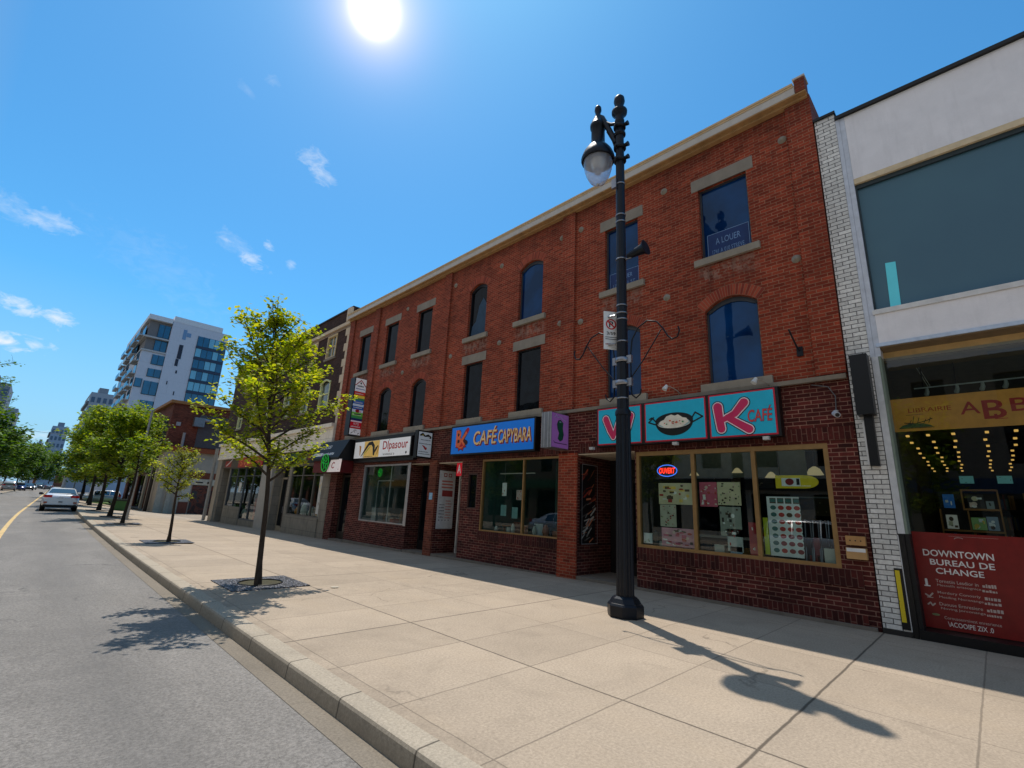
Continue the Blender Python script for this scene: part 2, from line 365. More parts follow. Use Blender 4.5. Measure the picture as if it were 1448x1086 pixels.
def front(x, yL=0, z=0):
    """frame on a wall facing the street (-X): u runs towards the camera's right, v up, depth towards the street"""
    return lambda u, v, d=0: (x-d, yL-u, z+v)
def side(y, xL=0, z=0):
    """frame on a face turned to -Y"""
    return lambda u, v, d=0: (xL+u, y-d, z+v)
def rect(mb, fr, u0, u1, v0, v1, d=0, mi=0):
    mb.face([fr(u0, v0, d), fr(u1, v0, d), fr(u1, v1, d), fr(u0, v1, d)], mi)
def ringrect(mb, fr, u0, u1, v0, v1, t, d=0, mi=0):
    rect(mb, fr, u0, u1, v0, v0+t, d, mi); rect(mb, fr, u0, u1, v1-t, v1, d, mi)
    rect(mb, fr, u0, u0+t, v0+t, v1-t, d, mi); rect(mb, fr, u1-t, u1, v0+t, v1-t, d, mi)
def scribble(mb, fr, u0, u1, v0, v1, d=0, mi=0, n=8, h=.6):
    """a row of tiny unreadable print"""
    u = u0; rnd = random.Random(int(u0*977+v0*131+u1*17))
    w = (u1-u0)/n
    while u < u1-w*.3:
        k = w*rnd.uniform(.35, .8); hh = (v1-v0)*rnd.uniform(h, 1)
        rect(mb, fr, u, min(u+k, u1), v0, v0+hh, d, mi); u += k+w*.2

X0 = 9.57
# wall facing the street with real openings; openings (y0,y1,z0,z1,rise)
def wall_open(mb, x, y0, y1, z0, z1, ops, depth=.16, mi=0, mr=0, axis='x', step=None):
    def P(a, z, d=0): return (x+d, a, z) if axis == 'x' else (a, x+d, z)
    ys = sorted({y0, y1, *[v for o in ops for v in o[:2] if y0 < v < y1]}); zs = sorted({z0, z1, *[v for o in ops for v in o[2:4] if z0 < v < z1]})
    for i in range(len(ys)-1):
        for j in range(len(zs)-1):
            cy = (ys[i]+ys[i+1])/2; cz = (zs[j]+zs[j+1])/2
            if any(o[0] < cy < o[1] and o[2] < cz < o[3] for o in ops): continue
            mb.face([P(ys[i+1], zs[j]), P(ys[i], zs[j]), P(ys[i], zs[j+1]), P(ys[i+1], zs[j+1])], mi)
    for o in ops:
        a, b, c, e = o[:4]; r = o[4] if len(o) > 4 else 0; dp = o[5] if len(o) > 5 else depth
        top = e-r
        mb.face([P(a, c), P(a, c, dp), P(a, top, dp), P(a, top)], mr); mb.face([P(b, c), P(b, top), P(b, top, dp), P(b, c, dp)], mr)
        mb.face([P(a, c), P(b, c), P(b, c, dp), P(a, c, dp)], mr)
        if r:
            n = 10; pts = [(a+(b-a)*k/n, top+r*(1-(2*k/n-1)**2)) for k in range(n+1)]
            for k in range(n):
                (ya, za), (yb, zb) = pts[k], pts[k+1]
                mb.face([P(yb, zb), P(ya, za), P(ya, e), P(yb, e)], mi); mb.face([P(ya, za), P(yb, zb), P(yb, zb, dp), P(ya, za, dp)], mr)
        else: mb.face([P(a, e), P(a, e, dp), P(b, e, dp), P(b, e)], mr)

def gz(x, y):                     # the pavement falls away gently towards the shop fronts further down the street
    return -.0138*min(max(y-6, 0), 62)*min(max((x-3)/6.5, 0), 1)
def cv(y):                        # the road bends a little to the right in the distance
    if y < 12: return 0.
    if y < 40: return .0005*(y-12)**2
    return .392+.034*(y-40)
YS = [-30, -15, -8, -4, -2, 0, 2, 4, 6, 8, 10, 12, 14, 16, 18, 20, 23, 26, 29, 32, 36, 40, 45, 50, 55, 60, 68, 76, 90, 110, 140, 180, 240, 320, 420]

# ------------------------------------------------------------------ the setting
def strip(name, x0, x1, z, mat, nx=1, curved=(1, 1), zf=None, ys=YS, kind='structure'):
    mb = MB(); rows = []
    for y in ys:
        a = x0+cv(y)*curved[0]; b = x1+cv(y)*curved[1]
        rows.append([(a+(b-a)*k/nx, y, (zf(a+(b-a)*k/nx, y) if zf else z)) for k in range(nx+1)])
    mb.grid(rows, 0, False)
    return tag(mb.build(name, mat), kind=kind)
gm = NT('ground soil'); gm.bsdf(gm.mix(gm.noise(gm.pos(), .05, 6), (.07, .075, .05), (.12, .11, .09)), .95)
mb = MB(); mb.face([(-2500, -600, -1.3), (2500, -600, -1.3), (2500, 3500, -1.3), (-2500, 3500, -1.3)]); tag(mb.build('ground', gm.m), kind='structure')
strip('road', -4.3, 2.06, -.15, M['asphalt'], nx=4)
strip('gutter', 1.98, 2.22, -.146, M['gutter'])
mb = MB(); rows = []
for y in YS:                      # kerb: worn rounded edge
    c = cv(y); rows.append([(2.17+c, y, -.16), (2.185+c, y, -.03), (2.195+c, y, -.008), (2.215+c, y, .0), (2.38+c, y, .004), (2.4+c, y, -.02)])
mb.grid(rows, 0, False); tag(mb.build('kerb', M['kerb']), kind='structure')
strip('pavement', 2.385, 12.2, 0, M['side'], nx=14, curved=(1, 0), zf=gz)
strip('far_pavement', -4.3, -12.5, 0, M['side'], nx=4, curved=(1, 1))
mb = MB(); rows = [[(-4.3+cv(y), y, -.16), (-4.3+cv(y), y, .004), (-4.48+cv(y), y, .006)] for y in YS]
mb.grid(rows, 0, False); tag(mb.build('far_kerb', M['kerb']), kind='structure')
ym = NT('road paint'); ymn = ym.noise(ym.pos(), 9, 6, .7)
ym.bsdf(ym.mix(ym.ramp(ymn, .5, .68), lin((214, 180, 116)), lin((120, 104, 84))), .7)
strip('yellow_road_line', -.39, -.26, -.145, ym.m)
gr = NT('parking tarmac'); gr.bsdf(gr.mix(gr.noise(gr.pos(), 3, 5), (.09, .09, .085), (.16, .15, .14)), .9)
mb = MB(); mb.face([(9, 58, gz(9, 58)-.02), (60, 58, -.8), (60, 300, -.8), (9, 300, -.76)]); tag(mb.build('parking_lot', gr.m), kind='structure')
# verge of grass in front of the car park
gs = NT('grass'); gs.bsdf(gs.mix(gs.noise(gs.pos(), 14, 6), lin((48, 78, 22)), lin((96, 118, 40))), .9, bump=gs.noise(gs.pos(), 60, 3), bs=.8)
mb = MB(); mb.grid([[(x, y, gz(x, y)+.03) for x in (5.6, 7.5, 9.4)] for y in (72, 80, 90, 110, 140)], 0, False); tag(mb.build('grass_verge', gs.m), kind='stuff')

# ------------------------------------------------------------------ drawing aids for signs
_k = [0]
def stroke(mb, fr, pts, w, d=0, mi=0):
    if not hasattr(w, '__len__'): w = [w]*len(pts)
    for i in range(len(pts)-1):
        (a, b), (c, e) = pts[i], pts[i+1]; L = math.hypot(c-a, e-b) or 1e-6; nx, ny = -(e-b)/L, (c-a)/L
        _k[0] = (_k[0]+1) % 12; dd = d+_k[0]*.00012
        mb.face([fr(a+nx*w[i]/2, b+ny*w[i]/2, dd), fr(a-nx*w[i]/2, b-ny*w[i]/2, dd), fr(c-nx*w[i+1]/2, e-ny*w[i+1]/2, dd), fr(c+nx*w[i+1]/2, e+ny*w[i+1]/2, dd)], mi)
    for (a, b), ww in zip(pts, w):
        _k[0] = (_k[0]+1) % 12
        mb.disc(fr, a, b, ww/2, ww/2, 14, d+_k[0]*.00012, mi)
def art(mb, fr, u0, u1, v0, v1, cols, n, seed, d=0, smin=.04, smax=.2, shape='mix'):
    """loose coloured patches: printed pictures too small to read"""
    rnd = random.Random(seed); W = u1-u0; H = v1-v0
    for i in range(n):
        su = rnd.uniform(smin, smax)*W; sv = rnd.uniform(smin, smax)*H*.8
        u = rnd.uniform(u0+su/2, u1-su/2); v = rnd.uniform(v0+sv/2, v1-sv/2); dd = d+.0004*(i+1)
        if rnd.random() < .5 and shape != 'rect': mb.disc(fr, u, v, su/2, sv/2, 12, dd, rnd.choice(cols))
        else: rect(mb, fr, u-su/2, u+su/2, v-sv/2, v+sv/2, dd, rnd.choice(cols))

# ------------------------------------------------------------------ the long brick building
B = thing('brick_building', 'long three storey red brick building with shops below and a tan cornice', 'building', (X0, 11, 0))
Y0B, Y1B = 1.45, 21.0
up = [  # y0, y1, z0, z1, rise, glass
    (2.77, 3.83, 7.1, 8.9, 0, 'b'), (5.4, 6.38, 7.1, 8.9, 0, 'b'), (8.58, 9.56, 7.06, 8.98, .2, 'b'), (11.08, 12.0, 7.06, 8.98, .2, 'c'),
    (14.2, 15.15, 7.1, 8.9, 0, 'd'), (16.6, 17.55, 7.1, 8.9, 0, 'd'), (18.9, 19.85, 7.1, 8.9, 0, 'd'),
    (2.77, 3.83, 4.23, 6.08, .22, 'b'), (5.4, 6.36, 4.23, 6.06, .22, 'b'), (8.57, 9.55, 4.23, 6.12, 0, 'd'), (11.08, 12.0, 4.23, 6.12, 0, 'd'),
    (14.18, 15.13, 4.23, 6.06, .22, 'd'), (16.58, 17.54, 4.23, 6.06, .22, 'd'), (18.9, 19.85, 4.23, 6.06, .22, 'd')]
def add_patches(mat):
    """ragged pale repairs under the sills, worked into the upper wall's brick"""
    t = mat.node_tree; s = NT.__new__(NT); s.m = mat; s.t = t
    p = [n for n in t.nodes if n.type == 'BSDF_PRINCIPLED'][0]
    old = p.inputs['Base Color'].links[0].from_socket
    P = s.pos(); o = s.sep(P); m = None
    for w in up:
        c = (w[0]+w[1])/2; z = w[2]-.17
        a = s.ramp(s.math('ABSOLUTE', s.math('SUBTRACT', o[1], c)), .5, .66, 1, 0)
        b = s.ramp(s.math('ABSOLUTE', s.math('SUBTRACT', o[2], z-.18)), .12, .26, 1, 0)
        if w[2] < 5: continue
        q = s.math('MULTIPLY', a, b); m = q if m is None else s.math('MAXIMUM', m, q)
    nz = s.ramp(s.noise(P, 8, 5, .7), .44, .54)
    f = s.math('MULTIPLY', s.math('MULTIPLY', m, nz), .38)
    cc = s.mix(f, old, lin((176, 156, 140))); 
    m2 = None
    for w in up:
        c = (w[0]+w[1])/2
        a = s.ramp(s.math('ABSOLUTE', s.math('SUBTRACT', o[1], c)), .42, .72, 1, 0); dz = s.math('SUBTRACT', w[2]-.15, o[2])
        q = s.math('MULTIPLY', a, s.math('MULTIPLY', s.ramp(dz, 0, .02, 0, 1), s.ramp(dz, .1, 1.3, 1, 0))); m2 = q if m2 is None else s.math('MAXIMUM', m2, q)
    rn = s.ramp(s.noise(s.comb(s.math('MULTIPLY', o[1], 7), s.math('MULTIPLY', o[2], .5)), 1., 5, .6), .38, .62)
    cc = s.mix(s.math('MULTIPLY', s.math('MULTIPLY', m2, rn), .5), cc, lin((52, 32, 26)))
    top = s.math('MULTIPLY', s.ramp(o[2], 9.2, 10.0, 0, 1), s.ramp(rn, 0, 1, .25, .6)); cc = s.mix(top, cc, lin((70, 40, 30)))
    fl = s.ramp(s.noise(P, 3.4, 8, .75), .69, .74, 0, .5); cc = s.mix(fl, cc, lin((180, 150, 130)))
    t.links.new(cc, p.inputs['Base Color'])
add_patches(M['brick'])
mb = MB(); wall_open(mb, X0, Y0B, Y1B, 3.98, 10.02, [w[:5] for w in up], .17)
mb.face([(X0, Y0B, 3.98), (X0+14, Y0B, 3.98), (X0+14, Y0B, 10.02), (X0, Y0B, 10.02)]); mb.face([(X0, Y1B, 3.98), (X0, Y1B, 10.02), (X0+14, Y1B, 10.02), (X0+14, Y1B, 3.98)])
mb.face([(X0+14, Y0B, -1), (X0+14, Y1B, -1), (X0+14, Y1B, 10.02), (X0+14, Y0B, 10.02)])
mb.build('wall', M['brick'], B)
mb = MB(); mb.box(X0+.05, X0+14, Y0B+.02, Y1B-.02, 10.02, 10.1); mb.build('roof', C((70, 68, 66), .9), B)
for a, b in ((1.45, 1.9), (7.35, 7.8), (13.05, 13.45), (18.18, 18.62), (20.55, 21.0)):
    m = MB(); m.box(X0-.07, X0, a, b, 4.09, 9.99, skip='X'); m.build('pilaster', M['brick'], B)
# cornice: boxed soffit, grey fascia, tan top moulding; end stub of the party wall
m = MB(); m.box(X0-.24, X0, Y0B+.205, Y1B+.05, 9.99, 10.2, 0); co = m.build('cornice', M['fascia'], B)
m = MB(); m.box(X0-.27, X0+.3, Y0B+.225, Y1B+.05, 10.203, 10.25)
m.box(X0-.255, X0-.242, Y0B+.225, Y1B+.05, 10.16, 10.2); m.build('moulding', M['cornice'], co)
m = MB(); m.box(X0-.235, X0-.0, Y0B+.02, Y1B+.04, 9.96, 9.987); m.box(X0-.12, X0-.0, Y0B+.03, Y1B+.04, 9.9, 9.958)
for y in [Y0B+.9+2.35*k for k in range(9)]: m.box(X0-.236, X0-.13, y, y+.012, 9.952, 9.9595)
m.build('soffit', M['soffit'], co)
m = MB(); m.box(X0-.25, X0+.02, Y0B+.02, Y0B+.2, 9.992, 10.3); s_ = m.build('party_wall_stub', M['brick'], B)
m = MB(); m.box(X0-.27, X0+.04, Y0B, Y0B+.222, 10.303, 10.34); m.build('coping', M['fascia'], s_)
m = MB(); m.box(X0-.09, X0, Y0B+.01, Y1B-.02, 3.99, 4.07); m.build('string_course', M['course'], B)
voussoir = [C((166, 74, 50), .85), C((148, 60, 40), .85), C((130, 50, 36), .85), C((172, 150, 132), .9), C((150, 108, 84), .9)]
for (a, b, c, e, r, g) in up:
    m = MB(); x = X0+.12; dark = g != 'b'
    if r:
        top = e-r; n = 10; pts = [(a+.035+(b-a-.07)*k/n, top-.0+(r-.03)*(1-(2*k/n-1)**2)) for k in range(n+1)]
        m.face([(x, a+.035, c+.03)]+[(x, *p_) for p_ in pts]+[(x, b-.035, c+.03)])
    else: m.face([(x, a+.03, c+.03), (x, b-.03, c+.03), (x, b-.03, e-.03), (x, a+.03, e-.03)])
    w = m.build('window', M['glass_blue'] if g == 'b' else M['glass_dark'], B)
    f = MB(); t = .04
    for q in ((a, a+t, c, e-r), (b-t, b, c, e-r)): f.box(x-.03, x+.03, *q)
    f.box(x-.03, x+.03, a+t, b-t, c, c+t)
    if not r: f.box(x-.03, x+.03, a+t, b-t, e-t, e)
    else:
        n = 10
        for k in range(n):
            ya, yb = a+(b-a)*k/n, a+(b-a)*(k+1)/n; za = e-r+r*(1-(2*k/n-1)**2); zb = e-r+r*(1-(2*(k+1)/n-1)**2)
            zl = e-r-.0
            f.face([(x-.03, yb, max(zb-.10, zl-.05)), (x-.03, ya, max(za-.10, zl-.05)), (x-.03, ya, za), (x-.03, yb, zb)])
            f.face([(x-.03, yb, max(zb-.10, zl-.05)), (x+.02, yb, max(zb-.10, zl-.05)), (x+.02, ya, max(za-.10, zl-.05)), (x-.03, ya, max(za-.10, zl-.05))])
    f.build('frame', C((30, 32, 36), .5) if dark else C((58, 62, 68), .5), w)
    s_ = MB(); s_.box(X0-.075, X0+.1, a-.16, b+.15, c-.155, c-.002); s_.build('sill', M['sill'], w)
    if not r:
        l_ = MB(); l_.box(X0-.012, X0+.02, a-.15, b+.15, e+.0, e+.3); l_.build('lintel', M['lintel'], w)
    else:
        v = MB(); n = 23; half = (a+b)/2; W = (b-a)/2
        def PT(t, h, d=.008):
            q = 2*t-1; yy = half+q*(W+.01+h*.62); zz = e-r+(r+.01)*(1-q*q)+h*(1-.3*q*q); return (X0-d, yy, zz)
        for k in range(n):
            v.face([PT((k+1)/n, 0, .004), PT(k/n, 0, .004), PT(k/n, .25, .004), PT((k+1)/n, .25, .004)], 4)
            v.face([PT((k+.9)/n, .006), PT((k+.1)/n, .006), PT((k+.1)/n, .244), PT((k+.9)/n, .244)], random.choice((0, 0, 1, 1, 2)))
        v.build('arch', voussoir, w)
# details inside some windows
def win_extra(i): return up[i]
m = MB(); fr = front(X0+.115, 12.0, 7.06)   # drawn curtain behind the third arch
m.face([fr(.05, .05), fr(.86, .05), fr(.86, 1.05), fr(.62, 1.4), fr(.42, 1.15), fr(.3, .6), fr(.12, .45)])
tag(m.build('curtain', C((50, 74, 96), .8), loc=(X0, 11.5, 7.1)), 'grey blue curtain bunched behind the arched top floor window left of centre', 'curtain')
tp = [(2.02, 9.24), (2.01, 6.48), (4.66, 9.29), (4.69, 6.45), (7.18, 9.28), (7.88, 6.6), (7.17, 6.47), (10.42, 9.27), (10.34, 6.55), (7.87, 9.28), (12.83, 6.58), (12.85, 9.32), (16.0, 9.25), (15.9, 6.5)]
for y, z in tp:
    m = MB(); rx = X0-.075 if y < 1.9 or 7.35 < y < 7.8 else X0-.0
    m.grid([[(rx-d, y+r*math.cos(t), z+r*math.sin(t)) for t in [math.pi*2*k/16 for k in range(16)]] for r, d in ((.085, 0), (.08, .02), (.035, .03), (.03, .055), (.001, .058))], 0, True, True)
    m.build('tie_plate', M['sill'], B)
# ---- ground floor
K = (1.87, 5.58, .86, 2.9); KE = (5.6, 7.21, -.4, 2.93); CA = (7.79, 10.78, .84, 2.9); CP = (10.98, 11.4, 1.45, 2.5)
CD = (11.72, 12.97, -.5, 2.87); DD = (13.43, 14.62, -.5, 2.88); DW = (14.78, 18.02, .74, 2.9); AD = (19.1, 20.36, -.6, 2.62)
mb = MB(); wall_open(mb, X0, Y0B, Y1B, -1, 3.985, [(*K, 0, .12), (*KE, 0, 1.5), (*CA, 0, .12), (*CP, 0, .1), (*CD, 0, .95), (*DD, 0, .6), (*DW, 0, .12), (*AD, 0, .35)], .12)
mb.face([(X0, Y0B, -1), (X0+14, Y0B, -1), (X0+14, Y0B, 3.98), (X0, Y0B, 3.98)]); mb.face([(X0, Y1B, -1), (X0, Y1B, 3.98), (X0+14, Y1B, 3.98), (X0+14, Y1B, -1)])
mb.build('shopfront_wall', M['maroon'], B)
for a, b in ((7.2, 7.78), (13.0, 13.42)):
    m = MB(); m.box(X0-.05, X0, a, b, -1, 2.95, skip='X'); m.build('pier', M['brick'] if a < 8 else M['redbrown'], B)
def piece(name, mat, *boxes, parent=B):
    m = MB()
    for q in boxes: m.box(*q)
    return m.build(name, mat, parent)
piece('soldier_course', M['maroon_soldier'], (X0-.022, X0, 1.47, 7.19, 2.945, 3.17), (X0-.022, X0, 7.8, 12.9, 2.95, 3.12), (X0-.022, X0, 1.6, 5.57, .6, .855), (X0-.022, X0, 7.8, 10.8, .6, .835), (X0-.022, X0, 1.6, 5.57, .02, .2))
[piece('plinth', M['plinth'], q) for q in ((X0-.06, X0+.0, 1.5, 5.6, -.8, .055), (X0-.05, X0, 7.8, 11.7, -.8, .0), (X0-.05, X0, 14.65, 19.05, -.8, -.06))]
piece('doorstep', M['plinth'], (X0-.03, X0+1.5, 5.6, 7.2, -.8, .06)); piece('doorstep', M['plinth'], (X0-.04, X0+.95, 11.72, 12.97, -.8, -.01)); piece('doorstep', M['plinth'], (X0-.04, X0+.6, 13.43, 14.62, -.8, -.04)); piece('doorstep', M['plinth'], (X0-.04, X0+.35, 19.1, 20.36, -.9, -.12))
piece('entrance_ceiling', C((196, 180, 156), .8), (X0+.01, X0+1.5, 5.61, 7.2, 2.9, 2.925))
piece('entrance_ceiling', C((196, 180, 156), .8), (X0+.01, X0+.94, 11.73, 12.96, 2.84, 2.865))
piece('entrance_ceiling', C((176, 160, 136), .8), (X0+.01, X0+.59, 13.44, 14.61, 2.85, 2.875))
def shopwin(y0, y1, z0, z1, mull, mat, x=X0+.07, t=.06, tm=None, glass='shopglass', name='shop_window', parent=B, bars=()):
    m = MB(); m.face([(x, y0+t/2, z0+t/2), (x, y1-t/2, z0+t/2), (x, y1-t/2, z1-t/2), (x, y0+t/2, z1-t/2)]); w = m.build(name, M[glass], parent)
    f = MB(); f.box(x-.06, x+.04, y0, y0+t, z0, z1); f.box(x-.06, x+.04, y1-t, y1, z0, z1); f.box(x-.06, x+.04, y0+t, y1-t, z0, z0+t*.8); f.box(x-.06, x+.04, y0+t, y1-t, z1-t*1.2, z1)
    for q in mull: f.box(x-.055, x+.035, q-t/2, q+t/2, z0+t*.8, z1-t*1.2)
    for (a, b, zz) in bars: f.box(x-.04, x+.03, a, b, zz-.02, zz+.02)
    f.build('frame', mat, w); return w
shopwin(*K, (3.1, 4.28), M['bronze'], t=.075)
shopwin(*CA, (9.08,), M['bronze'], t=.045)
shopwin(*CP, (), C((60, 36, 30)), t=.04, glass='glass_dark')
shopwin(*DW, (), M['alu'], t=.05)
piece('corner_post', M['alu'], (X0-.01, X0+.1, 14.63, 14.775, .72, 2.92)); 
def interior(y0, y1, z0, z1, deep, back, sidec, floor, ceil, x=X0+.16, parent=B, name='shop_interior'):
    m = MB(); X1 = x+deep
    m.face([(X1, y0, z0), (X1, y1, z0), (X1, y1, z1), (X1, y0, z1)], 0); m.face([(x, y0, z0), (X1, y0, z0), (X1, y0, z1), (x, y0, z1)], 1); m.face([(x, y1, z0), (x, y1, z1), (X1, y1, z1), (X1, y1, z0)], 1)
    m.face([(x, y0, z0), (x, y1, z0), (X1, y1, z0), (X1, y0, z0)], 2); m.face([(x, y0, z1), (X1, y0, z1), (X1, y1, z1), (x, y1, z1)], 3)
    return m.build(name, [back, sidec, floor, ceil], parent)
interior(1.7, 5.59, .05, 3.3, 4.2, C((40, 44, 42), .9), C((60, 66, 62), .9), M['tile'], C((120, 138, 132), .9))
interior(7.6, 11.0, .05, 3.3, 5, C((24, 40, 38), .9), C((66, 108, 100), .9), M['tile'], C((100, 112, 106), .9))
interior(14.64, 18.2, .05, 3.2, 4, C((44, 44, 42), .9), C((110, 130, 124), .9), M['tile'], C((60, 62, 60), .9))
def glow_dots(pts, x, parent=B, r=.035, c=(255, 214, 150), e=5):
    for (y, z) in pts:
        m = MB(); m.lathe(x, y, [(r, z), (r*1.1, z+.02), (r*.6, z+.06)], 10); m.build('ceiling_light', C(c, .5, 0, 0, e), parent)
glow_dots([(2.35, 3.2), (2.55, 3.2), (3.0, 3.2), (4.1, 3.2), (4.12, 3.05), (5.2, 3.2)], X0+1.2)
# door leaves in the recesses
def door(x, y0, y1, z0, z1, mat, glassy=True, leaf=.08, parent=B, handle=True):
    m = MB(); m.box(x, x+.05, y0, y0+leaf, z0, z1); m.box(x, x+.05, y1-leaf, y1, z0, z1); m.box(x, x+.05, y0+leaf, y1-leaf, z0, z0+.3); m.box(x, x+.05, y0+leaf, y1-leaf, z1-.1, z1)
    d = m.build('door', mat, parent); g = MB(); g.face([(x+.025, y0+leaf, z0+.3), (x+.025, y1-leaf, z0+.3), (x+.025, y1-leaf, z1-.1), (x+.025, y0+leaf, z1-.1)]); g.build('glass', M['glass_dark'], d)
    if handle: h = MB(); h.tube([(x-.0, y0+leaf+.03, z0+.95), (x-.06, y0+leaf+.03, z0+1.0), (x-.06, y0+leaf+.03, z0+1.3), (x, y0+leaf+.03, z0+1.35)], .012); h.build('handle', M['tin'], d)
    return d
door(X0+1.42, 5.65, 6.6, .06, 2.4, C((30, 24, 22)), leaf=.1)
piece('door_side_panel', C((24, 18, 16)), (X0+1.42, X0+1.47, 6.62, 7.18, .06, 2.88), (X0+1.42, X0+1.47, 5.65, 6.6, 2.42, 2.88))
door(X0+.85, 11.78, 12.75, -.01, 2.3, C((34, 24, 22)), leaf=.1)
piece('door_frame', C((206, 204, 198)), (X0+.8, X0+.87, 12.76, 12.83, -.01, 2.84), (X0+.8, X0+.87, 11.73, 12.75, 2.32, 2.38), (X0+.72, X0+.77, 11.73, 11.77, -.01, 2.84))
door(X0+.5, 13.5, 14.55, -.03, 2.4, C((24, 22, 22)), leaf=.09)
piece('transom', M['blackp'], (X0+.5, X0+.56, 13.45, 14.6, 2.42, 2.84))
door(X0+.25, 19.16, 20.3, -.12, 2.55, C((40, 34, 28)), leaf=.16)
# bronze jamb beside the noodle shop entrance
# shop fascia and canopy above the left shops
piece('fascia_board', M['blackp'], (X0-.2, X0, 14.3, 18.72, 3.86, 3.975)); piece('fascia_board', M['blackp'], (X0-.16, X0, 14.3, 18.72, 3.0, 3.16))
m = MB()   # black canopy box with sloped front, maroon valance under it
m.face([(X0-.75, 18.9, 3.2), (X0-.75, 21.6, 3.2), (X0-.35, 21.6, 3.98), (X0-.35, 18.9, 3.98)]); m.face([(X0-.35, 18.9, 3.98), (X0-.35, 21.6, 3.98), (X0, 21.6, 3.98), (X0, 18.9, 3.98)])
m.face([(X0, 18.9, 3.1), (X0-.75, 18.9, 3.1), (X0-.75, 18.9, 3.2), (X0-.35, 18.9, 3.98), (X0, 18.9, 3.98)]); m.face([(X0, 21.6, 3.1), (X0-.75, 21.6, 3.1), (X0-.75, 21.6, 3.2), (X0-.35, 21.6, 3.98), (X0, 21.6, 3.98)])
m.face([(X0, 18.9, 3.1), (X0, 21.6, 3.1), (X0-.75, 21.6, 3.1), (X0-.75, 18.9, 3.1)]); m.face([(X0-.75, 18.9, 3.1), (X0-.75, 21.6, 3.1), (X0-.75, 21.6, 3.2), (X0-.75, 18.9, 3.2)])
cn = m.build('canopy', C((14, 14, 15), .6), B)
m = MB(); fr = lambda u, v, d=0: (X0-.75+(v*.5)-d, 21.6-u, 3.2+v)
text(m, 'BCUISI', fr, .45, 1.4, .42, .58, .004, 0, .01)
rect(m, fr, .04, .95, .09, .24, .003, 0); scribble(m, fr, 1.0, 2.1, .12, .24, .003, 0, 7); m.build('lettering', C((215, 215, 215)), cn)
m = MB(); m.box(X0-.62, X0-.02, 18.98, 21.55, 2.6, 3.1); m.build('valance', C((92, 18, 18), .6), cn)

# things on the shop windows and in the shops ------------------------------------------------
pal = [C((214, 200, 160)), C((178, 60, 50)), C((220, 190, 170)), C((90, 70, 50)), C((235, 232, 224)), C((200, 90, 110)), C((60, 50, 44)), C((150, 158, 120)), C((240, 200, 90))]
def flat(name, label, cat, fr, u0, u1, v0, v1, base, n=0, seed=1, cols=(0, 1, 2, 3, 4), thick=.006, extra=None, group=None, mats=None, sm=(.04, .2), shape='mix'):
    m = MB(); c = fr((u0+u1)/2, v0, 0)
    P = [fr(u, v, d) for d in (0, thick) for u, v in ((u0, v0), (u1, v0), (u1, v1), (u0, v1))]
    for q in ((4, 5, 6, 7), (0, 1, 5, 4), (1, 2, 6, 5), (2, 3, 7, 6), (3, 0, 4, 7), (0, 3, 2, 1)): m.face([P[i] for i in q], 0)
    if n: art(m, fr, u0+.01, u1-.01, v0+.01, v1-.01, [i+1 for i in cols], n, seed, thick+.0006, *sm, shape=shape)
    if extra: extra(m, thick+.002+.0004*n)
    return tag(m.build(name, [base]+(mats or pal), loc=c), label, cat, group)
xg = X0+.085   # just behind the shop glass
F = lambda x: (lambda u, v, d=0: (x-d, -u, v))   # u = -y: u runs to the right as seen from the street
fk = F(xg+.03)
flat('poster', 'cream menu poster with a black pan picture, upper left of the noodle shop window', 'poster', fk, -5.1, -4.34, 1.78, 2.22, pal[0], 26, 3, (1, 2, 3, 4, 8))
flat('poster', 'pink and red poster right of the first bronze mullion', 'poster', fk, -4.2, -3.85, 1.76, 2.24, pal[5], 20, 4, (1, 2, 4))
flat('poster', 'cream poster of small drawings in the middle pane', 'poster', fk, -3.84, -3.4, 1.8, 2.24, pal[0], 30, 5, (2, 3, 6, 7), sm=(.03, .12))
flat('poster', 'tall cream list of dishes below the pan poster', 'poster', fk, -5.08, -4.72, 1.32, 1.77, C((190, 184, 160)), 26, 6, (3, 6, 7, 1), sm=(.03, .12))
flat('poster', 'grey line drawing poster in the middle pane, lower of two', 'poster', fk, -3.82, -3.42, 1.22, 1.77, C((150, 152, 138)), 24, 7, (3, 6, 4), sm=(.03, .2))
flat('poster', 'pink poster of dish photos low in the left pane', 'poster', fk, -5.06, -4.36, .93, 1.3, C((214, 150, 160)), 30, 8, (1, 2, 3, 4, 5), sm=(.06, .22))
flat('poster', 'black framed print of a red dish in the middle pane', 'poster', fk, -3.7, -3.42, .95, 1.36, C((190, 190, 182)), 6, 9, (1, 6, 1))
flat('notice', 'small white notice in the lower left corner of the noodle shop window', 'notice', fk, -5.48, -5.28, .95, 1.16, M['white'], 5, 10, (6, 7), shape='rect')
flat('notice', 'small blue grey notice at the foot of the middle pane', 'notice', fk, -3.66, -3.44, .9, 1.04, C((150, 168, 180)))
flat('poster', 'narrow red and white banner left of the second bronze mullion', 'poster', fk, -3.3, -3.17, .92, 1.5, C((170, 24, 34)), 4, 12, (4,))
def menu_extra(m, d):
    for i in range(8):
        for j in range(4):
            u = -2.97+.07+j*.128+.0; v = .98+.02+i*.123
            rect(m, fk, u, u+.105, v, v+.095, d, 4 if i == 7 else 5)
            if i < 7: m.disc(fk, u+.052, v+.048, .05, .04, 12, d+.001, 1 if j == 0 else random.choice((2, 2, 4, 10)))
            elif i == 7: rect(m, fk, u+.01, u+.095, v+.02, v+.08, d+.001, 1)
flat('menu_board', 'white framed board with rows of meat dish pictures in the right pane', 'menu board', fk, -2.95, -2.42, .95, 1.98, M['white'], extra=menu_extra, mats=[C((70, 110, 104))]+pal[1:9]+[C((140, 44, 40)), C((110, 36, 32))])
